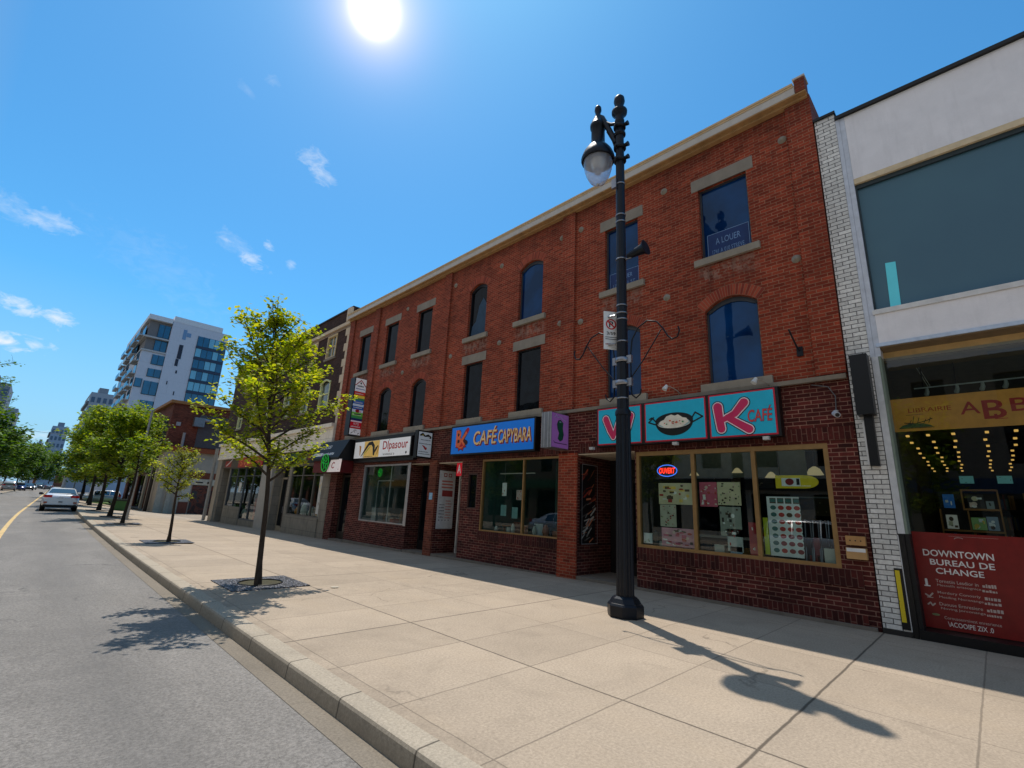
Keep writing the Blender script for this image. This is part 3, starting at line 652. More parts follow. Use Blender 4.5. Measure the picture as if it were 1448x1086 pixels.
flat('poster', 'yellow green edge card between bronze mullion and meat menu board', 'poster', fk, -3.04, -2.96, .96, 1.6, C((190, 200, 40)))
m = MB(); fy = F(xg)   # yellow board sign
pts = [(-2.76, 2.13), (-2.76, 2.36)]+[(-2.3+.22*math.cos(a), 2.245+.115*math.sin(a)) for a in [math.pi/2-math.pi*k/10 for k in range(11)]]
m.face([fy(*q, .01) for q in pts][::-1]); m.face([fy(*q, -.01) for q in pts])
rect(m, fy, -2.66, -2.36, 2.17, 2.31, .012, 1); m.disc(fy, -2.53, 2.245, .07, .06, 16, .014, 2); rect(m, fy, -2.42, -2.37, 2.19, 2.3, .014, 3); rect(m, fy, -2.62, -2.2, 2.165, 2.18, .015, 1)
tag(m.build('window_sign', [C((225, 196, 20)), M['white'], C((130, 20, 24)), M['blackp']], loc=(X0, 2.5, 2.2)), 'yellow rounded sign hanging in the right pane of the noodle shop window', 'sign')
t = thing('neon_sign', 'oval neon sign with red letters and blue rim in the noodle shop window', 'neon sign', (X0+.1, 4.85, 2.4))
m = MB(); m.disc(fy, -4.87, 2.48, .235, .13, 28, 0); m.build('backplate', C((16, 22, 60)), t)
m = MB(); m.tube([fy(-4.87+.225*math.cos(a), 2.48+.12*math.sin(a), .02) for a in [2*math.pi*k/28 for k in range(29)]], .009, 6); m.build('rim_tube', C((60, 110, 220), .4, 0, 0, 1.2), t)
m = MB(); text(m, 'OUVERT', fy, -5.05, -4.69, 2.42, 2.54, .02, 0, .02, .15); m.build('lettering', C((255, 50, 30), .4, 0, 0, 2.2), t)
m = MB(); m.tube([fy(-4.98, 2.6, .0), fy(-4.98, 2.85, 0)], .006); m.tube([fy(-4.78, 2.6, .0), fy(-4.78, 2.85, 0)], .006); m.build('chain', M['blackp'], t)
# furniture glimpsed behind the glass
t = thing('counter', 'long counter with pale edge behind the noodle shop window', 'counter', (X0+1.1, 4.2, 0))
piece('top', C((190, 180, 170)), (X0+.9, X0+1.3, 3.3, 5.4, 1.14, 1.18), parent=t); piece('panel', C((50, 30, 28)), (X0+.95, X0+1.25, 3.32, 5.38, .05, 1.14), parent=t)
for i, y in enumerate((1.98, 2.1, 2.22, 2.34)):
    t = thing('folding_chair', 'chromed folding chair leaning stacked in the right pane of the noodle shop', 'chair', (X0+.5, y, .1), 'folding chairs stacked behind the glass')
    m = MB(); m.tube([(X0+.3, y, .9), (X0+.45, y+.02, 1.55), (X0+.45, y+.1, 1.6), (X0+.3, y+.1, .9)], .012, 6); m.build('frame', M['tin'], t)
    m = MB(); m.box(X0+.34, X0+.37, y, y+.1, 1.0, 1.3); m.build('seat', C((130, 24, 28)) if i == 2 else M['blackp'], t)
piece('display_shelf', C((92, 98, 96)), (X0+.35, X0+.6, 1.9, 3.0, 1.98, 2.0))
piece('partition', C((120, 136, 138), .8), (X0+1.6, X0+1.65, 2.6, 3.1, 2.3, 3.25), (X0+1.6, X0+1.65, 1.72, 2.2, 2.3, 3.25), (X0+1.7, X0+1.75, 3.15, 5.5, 2.45, 3.25))
# poster on the entrance side wall (faces the camera)
fs = lambda y: (lambda u, v, d=0: (u, y-d, v))
f1 = fs(7.195)
def wood_extra(m, d):
    rnd = random.Random(4)
    for i in range(46):
        u = rnd.uniform(X0+.16, X0+.62); v = rnd.uniform(.85, 2.55); L = rnd.uniform(.1, .32); a = rnd.uniform(.1, .9)
        du, dv = L*math.cos(a)/2, L*math.sin(a)/2; w = rnd.uniform(.012, .05)
        a1 = (max(u-du, X0+.1), v-dv); a2 = (min(u+du, X0+.7), v+dv)
        upper = v > 1.75; cidx = rnd.choice((1, 2, 3, 4)) if upper else rnd.choice((5, 6, 7, 3))
        stroke(m, f1, [a1, a2], w, d+i*.0012, cidx)
wpo = flat('wall_poster', 'tall framed poster of stacked sliced meat on the noodle shop entrance side wall', 'poster', f1, X0+.08, X0+.72, .78, 2.68, C((20, 14, 14)), 0, extra=wood_extra, mats=[C((190, 96, 66)), C((150, 60, 48)), C((206, 130, 92)), C((104, 44, 38)), C((184, 184, 176)), C((130, 130, 124)), C((80, 76, 72))])
m = MB(); ringrect(m, f1, X0+.07, X0+.73, .77, 2.69, .018, .075); m.build('frame', M['alu'], wpo)
# mailboxes on the brick pier
t = thing('mailbox', 'tan metal letter box, upper of two on the brick pier', 'mailbox', (X0-.06, 1.63, 1.25))
m = MB(); m.box(X0-.09, X0-.002, 1.5, 1.76, 1.24, 1.38); m.build('box', C((184, 138, 84)), t)
m = MB(); [m.disc(F(X0-.092), -1.70+.07*k, 1.31, .011, .011, 8) for k in range(3)]; m.build('holes', M['blackp'], t)
t = thing('mailbox', 'tan metal letter box with a white label, lower of two on the brick pier', 'mailbox', (X0-.06, 1.63, 1.02))
m = MB(); m.box(X0-.1, X0-.002, 1.5, 1.77, 1.03, 1.2); m.build('box', C((190, 148, 96)), t)
m = MB(); rect(m, F(X0-.103), -1.76, -1.51, 1.14, 1.195); m.build('label', M['white'], t)
# security cameras and sign lamps
def bullet_cam(y, z, label, armlen=.22):
    t = thing('security_camera', label, 'camera', (X0-.05, y, z)); x = X0
    m = MB(); m.tube([(x-.12, y+.03, z), (x-.34, y-.05, z-.07)], [.04, .045], 12); m.build('body', C((200, 204, 210)), t)
    m = MB(); m.tube([(x, y+.02, z+.02), (x-.1, y+.02, z+.02), (x-.16, y+.02, z)], .015, 8); m.lathe(x-.02, y+.02, [(.035, z-.03), (.035, z+.07)], 10); m.build('bracket', C((190, 192, 196)), t)
    m = MB(); m.tube([(x-.341, y-.0505, z-.0702), (x-.352, y-.054, z-.0735)], .034, 12); m.build('lens', M['blackp'], t)
bullet_cam(1.66, 3.38, 'white security camera above the pier right of the turquoise sign')
m = MB(); m.tube([(X0-.01, 1.68, 3.42), (X0-.02, 1.66, 3.7), (X0-.02, 1.75, 3.88), (X0-.02, 2.0, 3.95)], .008, 6); tag(m.build('camera_cable', C((110, 112, 116)), loc=(X0, 1.7, 3.4)), 'grey cable looping up from the security camera', 'cable')
def spot(y, z, label):
    t = thing('flood_lamp', label, 'lamp', (X0, y, z))
    m = MB(); m.tube([(X0, y, z-.12), (X0-.15, y+.03, z-.05), (X0-.25, y+.12, z+.02), (X0-.3, y+.2, z+.0)], .01, 6); m.build('arm', C((150, 140, 128)), t)
    m = MB(); m.tube([(X0-.28, y+.18, z+.05), (X0-.33, y+.22, z-.05)], [.03, .055], 12); m.build('head', C((215, 215, 210)), t)
spot(4.45, 4.22, 'small white flood lamp on a bent arm over the wok panel'); spot(2.65, 4.1, 'small white flood lamp over the top right corner of the turquoise sign')

# ---- signs on the brick building
turq = C((20, 166, 196), .35, 0, .05, .08); red = C((196, 26, 52), .4); pink = C((206, 44, 96), .35, 0, .06)
def box_sign(name, label, y0, y1, z0, z1, x=X0-.22, back=M['blackp'], depth=.2):
    t = thing(name, label, 'sign', (X0, (y0+y1)/2, z0)); m = MB(); m.box(x, x+depth, y0, y1, z0, z1); m.build('box', back, t); return t
t = box_sign('noodle_shop_sign', 'turquoise three panel sign with pink W and K letters and a black wok', 2.5, 6.5, 3.04, 3.96)
fx = X0-.222; f = F(fx)
for a, b in ((5.29, 6.46), (3.84, 5.21), (2.55, 3.78)):
    m = MB(); rect(m, f, -b, -a, 3.07, 3.94, .002, 1); rect(m, f, -b+.03, -a-.03, 3.1, 3.91, .005, 0); m.build('panel', [turq, red], t)
def letters(paths, name, t, ws=(.02, .045)):
    m = MB()
    for i, (ex, mi) in enumerate(((.075, 2), (.04, 1), (0, 0))):
        for pts, w in paths: stroke(m, f, pts, [q+ex for q in (w if hasattr(w, '__len__') else [w]*len(pts))], .008+.003*i, mi)
    m.build(name, [pink, C((240, 226, 230)), C((20, 16, 30))], t)
letters([([(-6.22, 3.68), (-6.1, 3.4), (-6.02, 3.24)], [.15, .14, .1]), ([(-6.02, 3.24), (-5.93, 3.45), (-5.88, 3.6)], [.1, .1, .09]), ([(-5.88, 3.6), (-5.84, 3.42), (-5.76, 3.24)], [.09, .1, .1]), ([(-5.76, 3.24), (-5.64, 3.42), (-5.56, 3.7)], [.1, .14, .16])], 'letter', t)
letters([([(-3.6, 3.68), (-3.58, 3.45), (-3.55, 3.24)], [.17, .15, .15]), ([(-3.1, 3.72), (-3.28, 3.52), (-3.5, 3.42)], [.16, .13, .1]), ([(-3.42, 3.46), (-3.22, 3.32), (-3.04, 3.2)], [.12, .13, .15])], 'letter', t)
m = MB(); text(m, 'CAFÉ', f, -3.05, -2.62, 3.33, 3.62, .009, 1, .03, .12, ref=.01); text(m, 'CAFÉ', f, -3.05, -2.62, 3.33, 3.62, .012, 0, .008, .12, ref=.01); m.build('lettering', [C((210, 70, 60)), C((30, 90, 150))], t)
m = MB(); cu, cvv = -4.53, 3.5
m.face([f(cu+.42*math.cos(a), cvv-.02+.3*math.sin(a), .008) for a in [math.pi+math.pi*k/24 for k in range(25)]]); m.disc(f, cu, cvv, .42, .17, 32, .010, 0)
m.disc(f, cu, cvv-.055, .35, .11, 28, .012, 3)
m.face([f(cu+q[0], cvv+q[1], .014) for q in ((-.33, -.06), (-.3, .0), (-.22, .03), (-.16, .1), (-.05, .13), (.03, .1), (.1, .12), (.2, .05), (.28, .03), (.33, -.05), (.2, -.13), (0, -.165), (-.2, -.14))], 1)
rnd = random.Random(3)
for i in range(26):
    a = rnd.uniform(0, 6.28); r_ = rnd.uniform(.0, .85); m.disc(f, cu+.27*r_*math.cos(a), cvv-.03+.075*r_*math.sin(a), rnd.uniform(.01, .03), rnd.uniform(.008, .02), 8, .016+i*.0003, rnd.choice((2, 4, 5, 1, 1)))
m.tube([f(cu+.36*math.cos(a), cvv-.06+.1*math.sin(a), .02) for a in [math.pi+math.pi*k/16 for k in range(17)]], .005, 4, 1)
for sgn in (-1, 1): stroke(m, f, [(cu+sgn*.38, cvv-.03), (cu+sgn*.5, cvv+.1), (cu+sgn*.56, cvv+.07)] if sgn < 0 else [(cu+.38, cvv-.0), (cu+.47, cvv+.13), (cu+.62, cvv+.03), (cu+.42, cvv-.06)], .03, .009, 0); 
stroke(m, f, [(cu-.42, cvv-.06), (cu-.58, cvv+.0), (cu-.46, cvv+.1)], .03, .009, 0)
m.build('wok_picture', [C((12, 12, 14), .3), C((232, 224, 206)), C((214, 90, 50)), C((160, 190, 190)), C((50, 140, 70)), C((190, 40, 40))], t)
m = MB()
for y in (6.6, 5.8, 4.5, 2.75): m.box(X0-.3, X0-.2, y-.05, y+.05, 2.975, 3.035)
m.build('clamps', C((190, 190, 186)), t)
t = box_sign('cafe_sign', 'bright blue café sign with cream and red comic lettering', 8.47, 12.14, 3.04, 3.98)
m = MB(); rect(m, f, -12.09, -8.52, 3.09, 3.93, .003); m.build('panel', C((12, 106, 200), .35, 0, .04, .25), t)
m = MB()
for i, (dx, dz, mi, off) in enumerate(((.03, -.03, 1, .03), (.015, -.012, 1, .02), (0, 0, 0, .012))):
    text(m, 'CAFÉ', f, -11.0+dx, -9.98+dx, 3.33+dz, 3.84+dz, .006+.004*i, mi, off, .12, ref=.0); text(m, 'CAPYBARA', f, -9.9+dx, -8.62+dx, 3.33+dz, 3.71+dz, .006+.004*i, mi, off, .1, ref=.0)
m.build('lettering', [C((246, 206, 140)), C((140, 26, 30))], t)
m = MB()
star = [(-11.6+(.30 if k % 2 else .2)*math.cos(a), 3.36+(.22 if k % 2 else .14)*math.sin(a)) for k, a in enumerate([2*math.pi*k/16 for k in range(16)])]
m.face([f(*q, .005) for q in star], 2); m.face([f(-11.6+(a+11.6)*.88, 3.36+(b-3.36)*.86, .0075) for a, b in star], 1)
stroke(m, f, [(-11.72, 3.75), (-11.74, 3.4)], .2, .010, 2); stroke(m, f, [(-11.35, 3.78), (-11.55, 3.5), (-11.35, 3.42)], .15, .010, 2)
text(m, 'B', f, -11.86, -11.58, 3.32, 3.84, .013, 0, .03); stroke(m, f, [(-11.56, 3.5), (-11.38, 3.72)], .1, .014, 0); stroke(m, f, [(-11.36, 3.74), (-11.3, 3.82)], .14, .013, 1); stroke(m, f, [(-11.56, 3.48), (-11.44, 3.36)], .08, .0144, 0)
stroke(m, f, [(-11.76, 3.33), (-11.6, 3.26), (-11.5, 3.3)], .05, .015, 0)
m.build('emblem', [C((232, 108, 62)), C((188, 22, 44)), C((50, 14, 24))], t)
# purple projecting box
t = thing('projecting_sign', 'purple projecting box sign with a green figure and silver edge', 'sign', (X0, 7.65, 3.0))
m = MB(); m.box(8.86, X0-.02, 7.5, 7.82, 3.03, 3.93); m.build('box', M['tin'], t)
m = MB(); [m.box(8.852, 8.858, y, y+.008, 3.035, 3.925) for y in (7.5, 7.6, 7.72, 7.808)]; m.build('edge_ribs', C((220, 222, 226), .35, .4), t)
f2 = fs(7.498); m = MB(); rect(m, f2, 8.87, X0-.03, 3.05, 3.91, .002); m.build('panel', C((136, 88, 156), .4, 0, .05, .2), t)
m = MB(); pts = [(9.08, 3.62), (9.12, 3.72), (9.22, 3.75), (9.32, 3.68), (9.3, 3.55), (9.34, 3.4), (9.3, 3.27), (9.2, 3.22), (9.12, 3.28), (9.16, 3.42), (9.1, 3.52)]
m.face([f2(*q, .005) for q in pts], 0); m.face([f2(9.2+(a-9.2)*1.08, 3.48+(b-3.48)*1.05, .0038) for a, b in pts], 2)
stroke(m, f2, [(8.98, 3.8), (9.04, 3.87), (9.1, 3.8), (9.2, 3.84), (9.3, 3.78), (9.42, 3.76)], .012, .006, 1); stroke(m, f2, [(8.95, 3.2), (9.0, 3.16), (9.48, 3.16)], .016, .006, 2); m.disc(f2, 9.2, 3.7, .04, .018, 12, .0075, 1)
m.build('picture', [C((18, 84, 62)), C((160, 180, 190)), C((30, 20, 50))], t)
# white shop sign with red name
t = box_sign('shop_sign', 'white shop sign with black brush emblem and red name', 14.42, 18.66, 3.14, 3.86)
m = MB(); rect(m, f, -18.6, -14.48, 3.17, 3.83, .003, 0); rect(m, f, -17.8, -16.62, 3.175, 3.825, .005, 1); m.build('panel', [C((226, 226, 226), .4, 0, .04, .2), C((232, 190, 100), .4, 0, .1, .15)], t)
m = MB(); text(m, 'Dlpasour', f, -16.35, -14.62, 3.34, 3.76, .006, 0, .012); text(m, 'WVIRESLE II', f, -16.3, -15.5, 3.21, 3.29, .006, 1); m.disc(f, -14.7, 3.27, .05, .05, 12, .006, 1)
m.disc(f, -15.9, 3.79, .03, .02, 8, .006, 1); m.build('lettering', [C((196, 30, 44)), C((40, 40, 46))], t)
m = MB()
stroke(m, f, [(-18.1, 3.3), (-18.12, 3.6), (-18.2, 3.66)], [.06, .14, .05], .006, 1); stroke(m, f, [(-18.0, 3.24), (-17.7, 3.5), (-17.45, 3.72), (-17.2, 3.74), (-17.05, 3.6), (-17.0, 3.3)], [.04, .1, .13, .14, .16, .12], .007, 0)
stroke(m, f, [(-17.85, 3.26), (-17.5, 3.5), (-17.3, 3.62)], [.03, .06, .03], .0085, 2); stroke(m, f, [(-17.0, 3.3), (-16.85, 3.5), (-16.72, 3.62)], [.04, .12, .04], .0085, 0); stroke(m, f, [(-16.75, 3.3), (-16.66, 3.58)], .06, .0075, 1); scribble(m, f, -17.9, -17.1, 3.2, 3.23, .0095, 0, 6)
m.build('emblem', [C((34, 30, 28)), C((206, 140, 50)), C((190, 196, 80))], t)
t = thing('projecting_sign', 'grey white projecting box sign with glasses picture at the corner of the white shop sign', 'sign', (X0, 13.5, 3.0))
m = MB(); m.box(8.93, X0-.02, 13.42, 13.6, 3.0, 3.93); m.build('box', M['blackp'], t)
f3 = fs(13.418); m = MB(); rect(m, f3, 8.97, X0-.06, 3.05, 3.88, .002); m.build('panel', C((196, 204, 210), .4, 0, .05, .1), t)
m = MB(); stroke(m, f3, [(9.03, 3.76), (9.12, 3.8), (9.22, 3.74), (9.34, 3.78), (9.44, 3.72)], [.05, .09, .04, .08, .09], .004, 0); m.disc(f3, 9.13, 3.775, .04, .02, 10, .007, 1); m.disc(f3, 9.38, 3.72, .03, .03, 10, .007, 2)
scribble(m, f3, 9.06, 9.46, 3.6, 3.63, .004, 3, 9); scribble(m, f3, 9.0, 9.48, 3.47, 3.5, .004, 3, 9); scribble(m, f3, 9.0, 9.4, 3.2, 3.23, .004, 3, 9); scribble(m, f3, 9.0, 9.48, 3.13, 3.155, .004, 3, 12)
stroke(m, f3, [(9.15, 3.42), (9.24, 3.36), (9.28, 3.3)], [.03, .07, .05], .004, 4); m.disc(f3, 9.3, 3.33, .03, .04, 10, .006, 4); m.build('print', [C((40, 36, 26)), C((200, 170, 50)), M['white'], C((70, 76, 84)), C((186, 50, 50))], t)
# vertical listing sign
t = thing('projecting_sign', 'tall vertical projecting sign of coloured shop names on the upper wall', 'sign', (X0, 18.8, 4.15))
m = MB(); m.box(8.98, X0-.02, 18.66, 19.05, 4.13, 6.62); m.build('box', C((18, 22, 30), .45), t)
f4 = fs(18.658); bands = [(6.3, 6.6, (232, 230, 230)), (6.02, 6.3, (226, 226, 230)), (5.86, 6.02, (200, 56, 44)), (5.74, 5.86, (224, 196, 70)), (5.64, 5.74, (60, 130, 90)), (5.48, 5.64, (44, 96, 170)), (5.38, 5.48, (190, 210, 232)), (5.24, 5.38, (30, 84, 160)), (5.12, 5.24, (200, 206, 220)), (4.96, 5.12, (110, 176, 70)), (4.86, 4.96, (60, 140, 80)), (4.76, 4.86, (26, 40, 90)), (4.7, 4.76, (224, 200, 210)), (4.5, 4.7, (190, 24, 40)), (4.42, 4.5, (180, 20, 36)), (4.16, 4.42, (222, 222, 224))]
m = MB(); ms = []
for i, (a, b, c) in enumerate(bands): rect(m, f4, 9.02, X0-.05, a+.003, b, .003, i); ms.append(C(c, .4, 0, .05, .12))
m.build('panel', ms, t)
m = MB(); stroke(m, f4, [(9.03, 6.28), (9.27, 6.53), (9.51, 6.28)], .035, .006, 0); m.disc(f4, 9.27, 6.4, .035, .045, 12, .006, 1); scribble(m, f4, 9.12, 9.42, 6.24, 6.3, .0066, 1, 8); scribble(m, f4, 9.06, 9.48, 6.12, 6.17, .006, 2, 12)
for z in (5.91, 5.53, 5.3, 5.43, 5.0): scribble(m, f4, 9.06, 9.45, z, z+.05, .006, 3, 9)
m.disc(f4, 9.26, 5.18, .1, .07, 14, .0062, 0); m.disc(f4, 9.38, 5.16, .05, .05, 10, .0072, 4); stroke(m, f4, [(9.15, 5.03), (9.42, 5.05)], .04, .007, 1)
text(m, '970', f4, 9.15, 9.4, 4.57, 4.67, .006, 3); scribble(m, f4, 9.05, 9.48, 4.48, 4.53, .006, 3, 10); m.tube([f4(9.27+.05*math.cos(a), 4.32+.05*math.sin(a), .008) for a in [2*math.pi*k/14 for k in range(12)]], .01, 5, 1); stroke(m, f4, [(9.09, 4.21), (9.16, 4.27)], .025, .006, 1); stroke(m, f4, [(9.39, 4.21), (9.45, 4.25)], .025, .006, 1)
m.build('print', [C((176, 24, 36)), C((24, 30, 40)), C((70, 80, 160)), C((236, 230, 226)), C((240, 190, 200))], t)
# neon roundel and small white sign under the canopy
t = thing('neon_sign', 'round green neon sign hanging under the black canopy', 'neon sign', (X0-.8, 20.0, 2.7))
f5 = F(X0-.78); m = MB(); m.disc(f5, -20.0, 2.98, .34, .36, 28, .0); m.build('backplate', C((16, 30, 18)), t)
m = MB(); gmn = C((24, 180, 56), .4, 0, 0, .3)
def neon(cx, cz, s, name, t, fr, r=.016):
    m = MB()
    m.tube([fr(cx+.34*s*math.cos(a), cz+.36*s*math.sin(a), .02) for a in [2*math.pi*k/24 for k in range(25)]], r, 5)
    for pts in (((.0, .3), (-.05, .1), (.12, .05), (.2, .15), (.1, .22)), ((-.26, .05), (-.1, -.05), (.0, -.2), (-.1, -.28)), ((.26, -.02), (.1, -.08), (.14, -.24)), ((-.2, .22), (-.1, .0), (.1, -.02))):
        m.tube([fr(cx+a*s, cz+b*s, .025) for a, b in pts], r, 5)
    m.build(name, gmn, t)
neon(-20.0, 2.98, 1, 'tubes', t, f5)
m = MB(); m.tube([(X0-.76, 20.0, 3.3), (X0-.7, 20.0, 3.15)], .01); m.build('hanger', M['blackp'], t)
t = thing('hanging_sign', 'small white hanging sign with a red letter beside the green neon', 'sign', (X0-.7, 19.4, 2.6))
f6 = F(X0-.72); m = MB(); m.face([f6(*q, .0) for q in ((-19.9, 2.6), (-18.75, 2.6), (-18.7, 3.12), (-19.6, 3.12))]); m.face([f6(*q, -.04) for q in ((-19.9, 2.6), (-19.6, 3.12), (-18.7, 3.12), (-18.75, 2.6))]); m.build('panel', C((224, 214, 212), .4, 0, .05, .25), t)
m = MB(); text(m, 'C', f6, -19.5, -19.2, 2.74, 3.0, .004, 0, .02, .2); m.disc(f6, -18.85, 2.7, .025, .025, 8, .004, 0); m.build('lettering', C((176, 50, 70)), t)
m = MB(); m.tube([(X0-.7, 19.0, 3.12), (X0-.7, 19.0, 3.16)], .01); m.tube([(X0-.7, 18.75, 3.1), (X0-.7, 18.95, 3.16)], .01); m.build('hanger', M['blackp'], t)
# optician-side shop window: green neon and goods
t = thing('neon_sign', 'small green neon emblem in the window under the white shop sign', 'neon sign', (X0+.12, 16.6, 2.5)); neon(-16.9, 2.6, .42, 'tubes', t, F(X0+.12), .012)
piece('window_partition', M['alu'], (X0+.14, X0+.17, 16.1, 16.16, .75, 2.88), (X0+.3, X0+.33, 17.3, 17.34, .75, 2.3), (X0+.3, X0+.33, 16.2, 17.3, 2.28, 2.32))
def goods(y0, y1, z0, x0, x1, n, seed, label, cols, smax=.22):
    rnd = random.Random(seed)
    for i in range(n):
        y = y0+(y1-y0)*(i+.5)/n+rnd.uniform(-.05, .05); x = rnd.uniform(x0, x1); w = rnd.uniform(.05, smax/2); h = rnd.uniform(.08, smax*1.5); c = rnd.choice(cols)
        t = thing('shop_goods', label, 'goods', (x, y, z0), 'goods standing in the shop windows')
        m = MB()
        if rnd.random() < .5: m.lathe(x, y, [(w*.7, z0), (w, z0+h*.3), (w*.8, z0+h*.7), (w*.3, z0+h)], 10); m.build('jar', C(c), t)
        else: m.box(x-w, x+w, y-w, y+w, z0, z0+h); m.build('carton', C(c), t)
        m = MB(); m.box(x-w*.3, x+w*.3, y-w*.3, y+w*.3, z0+h+.001, z0+h+.03); m.build('lid', C((60, 56, 50)), t)
piece('display_shelf', C((90, 84, 76)), (X0+.3, X0+.9, 14.8, 17.9, .72, .76)); goods(14.9, 17.8, .765, X0+.35, X0+.8, 12, 5, 'small goods on the ledge of the window under the white shop sign', ((170, 60, 30), (90, 96, 100), (150, 150, 146), (120, 80, 50), (40, 60, 80), (180, 160, 140)), .34)
flat('menu_board', 'tall white menu board on the side wall of the café doorway', 'menu board', fs(12.94), X0+.05, X0+.72, .75, 2.62, C((206, 206, 204)), mats=[C((150, 60, 56)), C((190, 110, 96)), C((110, 108, 110)), C((60, 60, 70))], extra=lambda m, d: (
    [ringrect(m, fs(12.94), X0+.22+.2*k, X0+.36+.2*k, 2.42, 2.54, .03, d, 1) for k in range(2)], [rect(m, fs(12.94), X0+.16, X0+.62, 2.05+.1*k, 2.1+.1*k, d, 2) for k in range(3)], rect(m, fs(12.94), X0+.2, X0+.64, 1.78, 1.98, d, 1),
    [scribble(m, fs(12.94), X0+.12, X0+.34, 1.5-.1*k, 1.54-.1*k, d, 3, 4) for k in range(5)], [scribble(m, fs(12.94), X0+.38, X0+.62, 1.62-.09*k, 1.66-.09*k, d, 2, 4) for k in range(7)], [m.disc(fs(12.94), X0+.15+.13*k, 1.02, .02, .02, 8, d, 4) for k in range(4)]))
flat('door_sign', 'small red sign with a white letter A hanging in the café doorway', 'sign', F(X0-.0), -12.0, -11.74, 2.42, 2.83, C((190, 16, 34), .4, 0, .04, .3), mats=[M['white']], extra=lambda m, d: stroke(m, F(X0), [(-11.93, 2.52), (-11.87, 2.76), (-11.8, 2.52)], .035, d, 1) or stroke(m, F(X0), [(-11.91, 2.6), (-11.82, 2.62)], .03, d+.001, 1))
flat('wall_notice', 'small pale blue notice on the brick pier between two doorways', 'notice', F(X0-.05), -13.3, -13.12, 1.66, 1.88, C((130, 176, 206)), 4, 3, (0,), mats=[M['white']])
# café interior
fc = F(xg+.05)
hno = flat('poster', 'white hanging notice with a red cup in the café window', 'poster', fc, -10.0, -9.82, 1.85, 2.22, C((220, 220, 214)), 3, 2, (1,)); m = MB(); m.tube([fc(-9.91, 2.22), fc(-9.91, 2.8)], .004); m.build('cord', M['tin'], hno)
flat('notice', 'small pink notice beside the café window mullion', 'notice', fc, -9.42, -9.2, 1.75, 2.02, C((196, 170, 160)), 7, 5, (1, 3))
for y, z in ((9.9, 1.4), (9.45, 1.35)):
    flat('notice', 'teal grey card leaning low in the café window, %s' % ('left of the pair' if y > 9.5 else 'right of the pair'), 'notice', fc, -y-.12, -y+.1, z-.1, z+.2, C((120, 160, 156)))
for i, (x, y) in enumerate(((10.6, 10.1), (10.7, 9.3), (10.6, 8.3))):
    t = thing('cafe_table', ['wooden café table at the left of the window', 'café table behind the window mullion', 'café table at the right of the window'][i], 'table', (x, y, .05))
    piece('tabletop', M['wood'] if i == 0 else C((90, 96, 92)), (x-.35, x+.35, y-.4, y+.4, .98, 1.02), parent=t)
    for dx in (-.3, .3):
        for dy in (-.34, .34): piece('leg', M['wood'] if i == 0 else M['tin'], (x+dx-.025, x+dx+.025, y+dy-.025, y+dy+.025, .05, .98), parent=t)
for i, y in enumerate((9.7, 8.9, 8.0)):
    t = thing('chair', ['brown chair by the wooden café table', 'white shell chair behind the café mullion', 'blue chair at the right of the café window'][i], 'chair', (10.2, y, .05)); c = C(((110, 60, 40), (190, 196, 196), (60, 84, 110))[i])
    m = MB(); m.grid([[(10.2+.2*math.cos(a), y+.2*math.sin(a), z) for a in [2.2+1.9*k/8 for k in range(9)]] for z in (.75, .95, 1.15)], 0, True); m.build('backrest', c, t); piece('seat', c, (10.0, 10.4, y-.2, y+.2, .7, .74), parent=t)
    for dx in (-.15, .15):
        for dy in (-.15, .15): piece('leg', M['tin'], (10.2+dx-.012, 10.2+dx+.012, y+dy-.012, y+dy+.012, .05, .7), parent=t)
piece('partition', C((60, 110, 104), .7), (X0+2.0, X0+2.05, 9.5, 9.56, .05, 3.0), (X0+2.6, X0+2.65, 8.6, 9.3, .05, 2.7)); piece('partition', C((190, 190, 180)), (X0+.5, X0+.53, 9.1, 10.5, 2.5, 2.53))
for i, (y, z, w_, h_, c) in enumerate(((5.15, 1.75, .3, .4, (120, 50, 40)), (4.7, 2.3, .25, .3, (150, 130, 90)), (3.9, 2.35, .5, .25, (90, 96, 92)), (3.55, 1.6, .35, .5, (110, 44, 36)), (2.75, 1.7, .3, .45, (120, 110, 80)), (2.2, 2.45, .4, .2, (150, 140, 110)), (2.05, 1.75, .25, .35, (90, 60, 44)))):
    flat('picture', ['small red picture', 'tan picture', 'wide grey panel', 'dark red picture', 'olive picture', 'pale wide panel', 'brown picture'][i]+' hanging on the back wall inside the noodle shop', 'picture', F(X0+3.9), -y-w_, -y, z, z+h_, C(c), 7, 40+i, (0, 1, 3, 6), thick=.02)
for i, (y, h_) in enumerate(((5.0, 2.5), (4.0, 2.55), (3.3, 2.45), (2.5, 2.5))):
    t = thing('pendant_lamp', 'pendant lamp with a pale shade inside the noodle shop, %s from the entrance' % ['first', 'second', 'third', 'fourth'][i], 'lamp', (X0+1.8, y, h_)); m = MB(); m.lathe(X0+1.8, y, [(.16, h_), (.1, h_+.12), (.03, h_+.17)], 14); m.build('shade', C((190, 170, 130), .5, 0, .1, .5), t); m = MB(); m.tube([(X0+1.8, y, h_+.17), (X0+1.8, y, 3.28)], .006, 5); m.build('cord', M['blackp'], t)
goods(2.0, 5.4, .87, X0+.25, X0+.5, 15, 31, 'small things on the window ledge of the noodle shop', ((150, 40, 36), (210, 204, 190), (60, 70, 60), (170, 120, 60), (40, 40, 44)), .24)
goods(7.95, 10.6, .86, X0+.25, X0+.5, 7, 33, 'small things on the window ledge of the café', ((190, 190, 180), (90, 120, 110), (150, 90, 60)), .2)
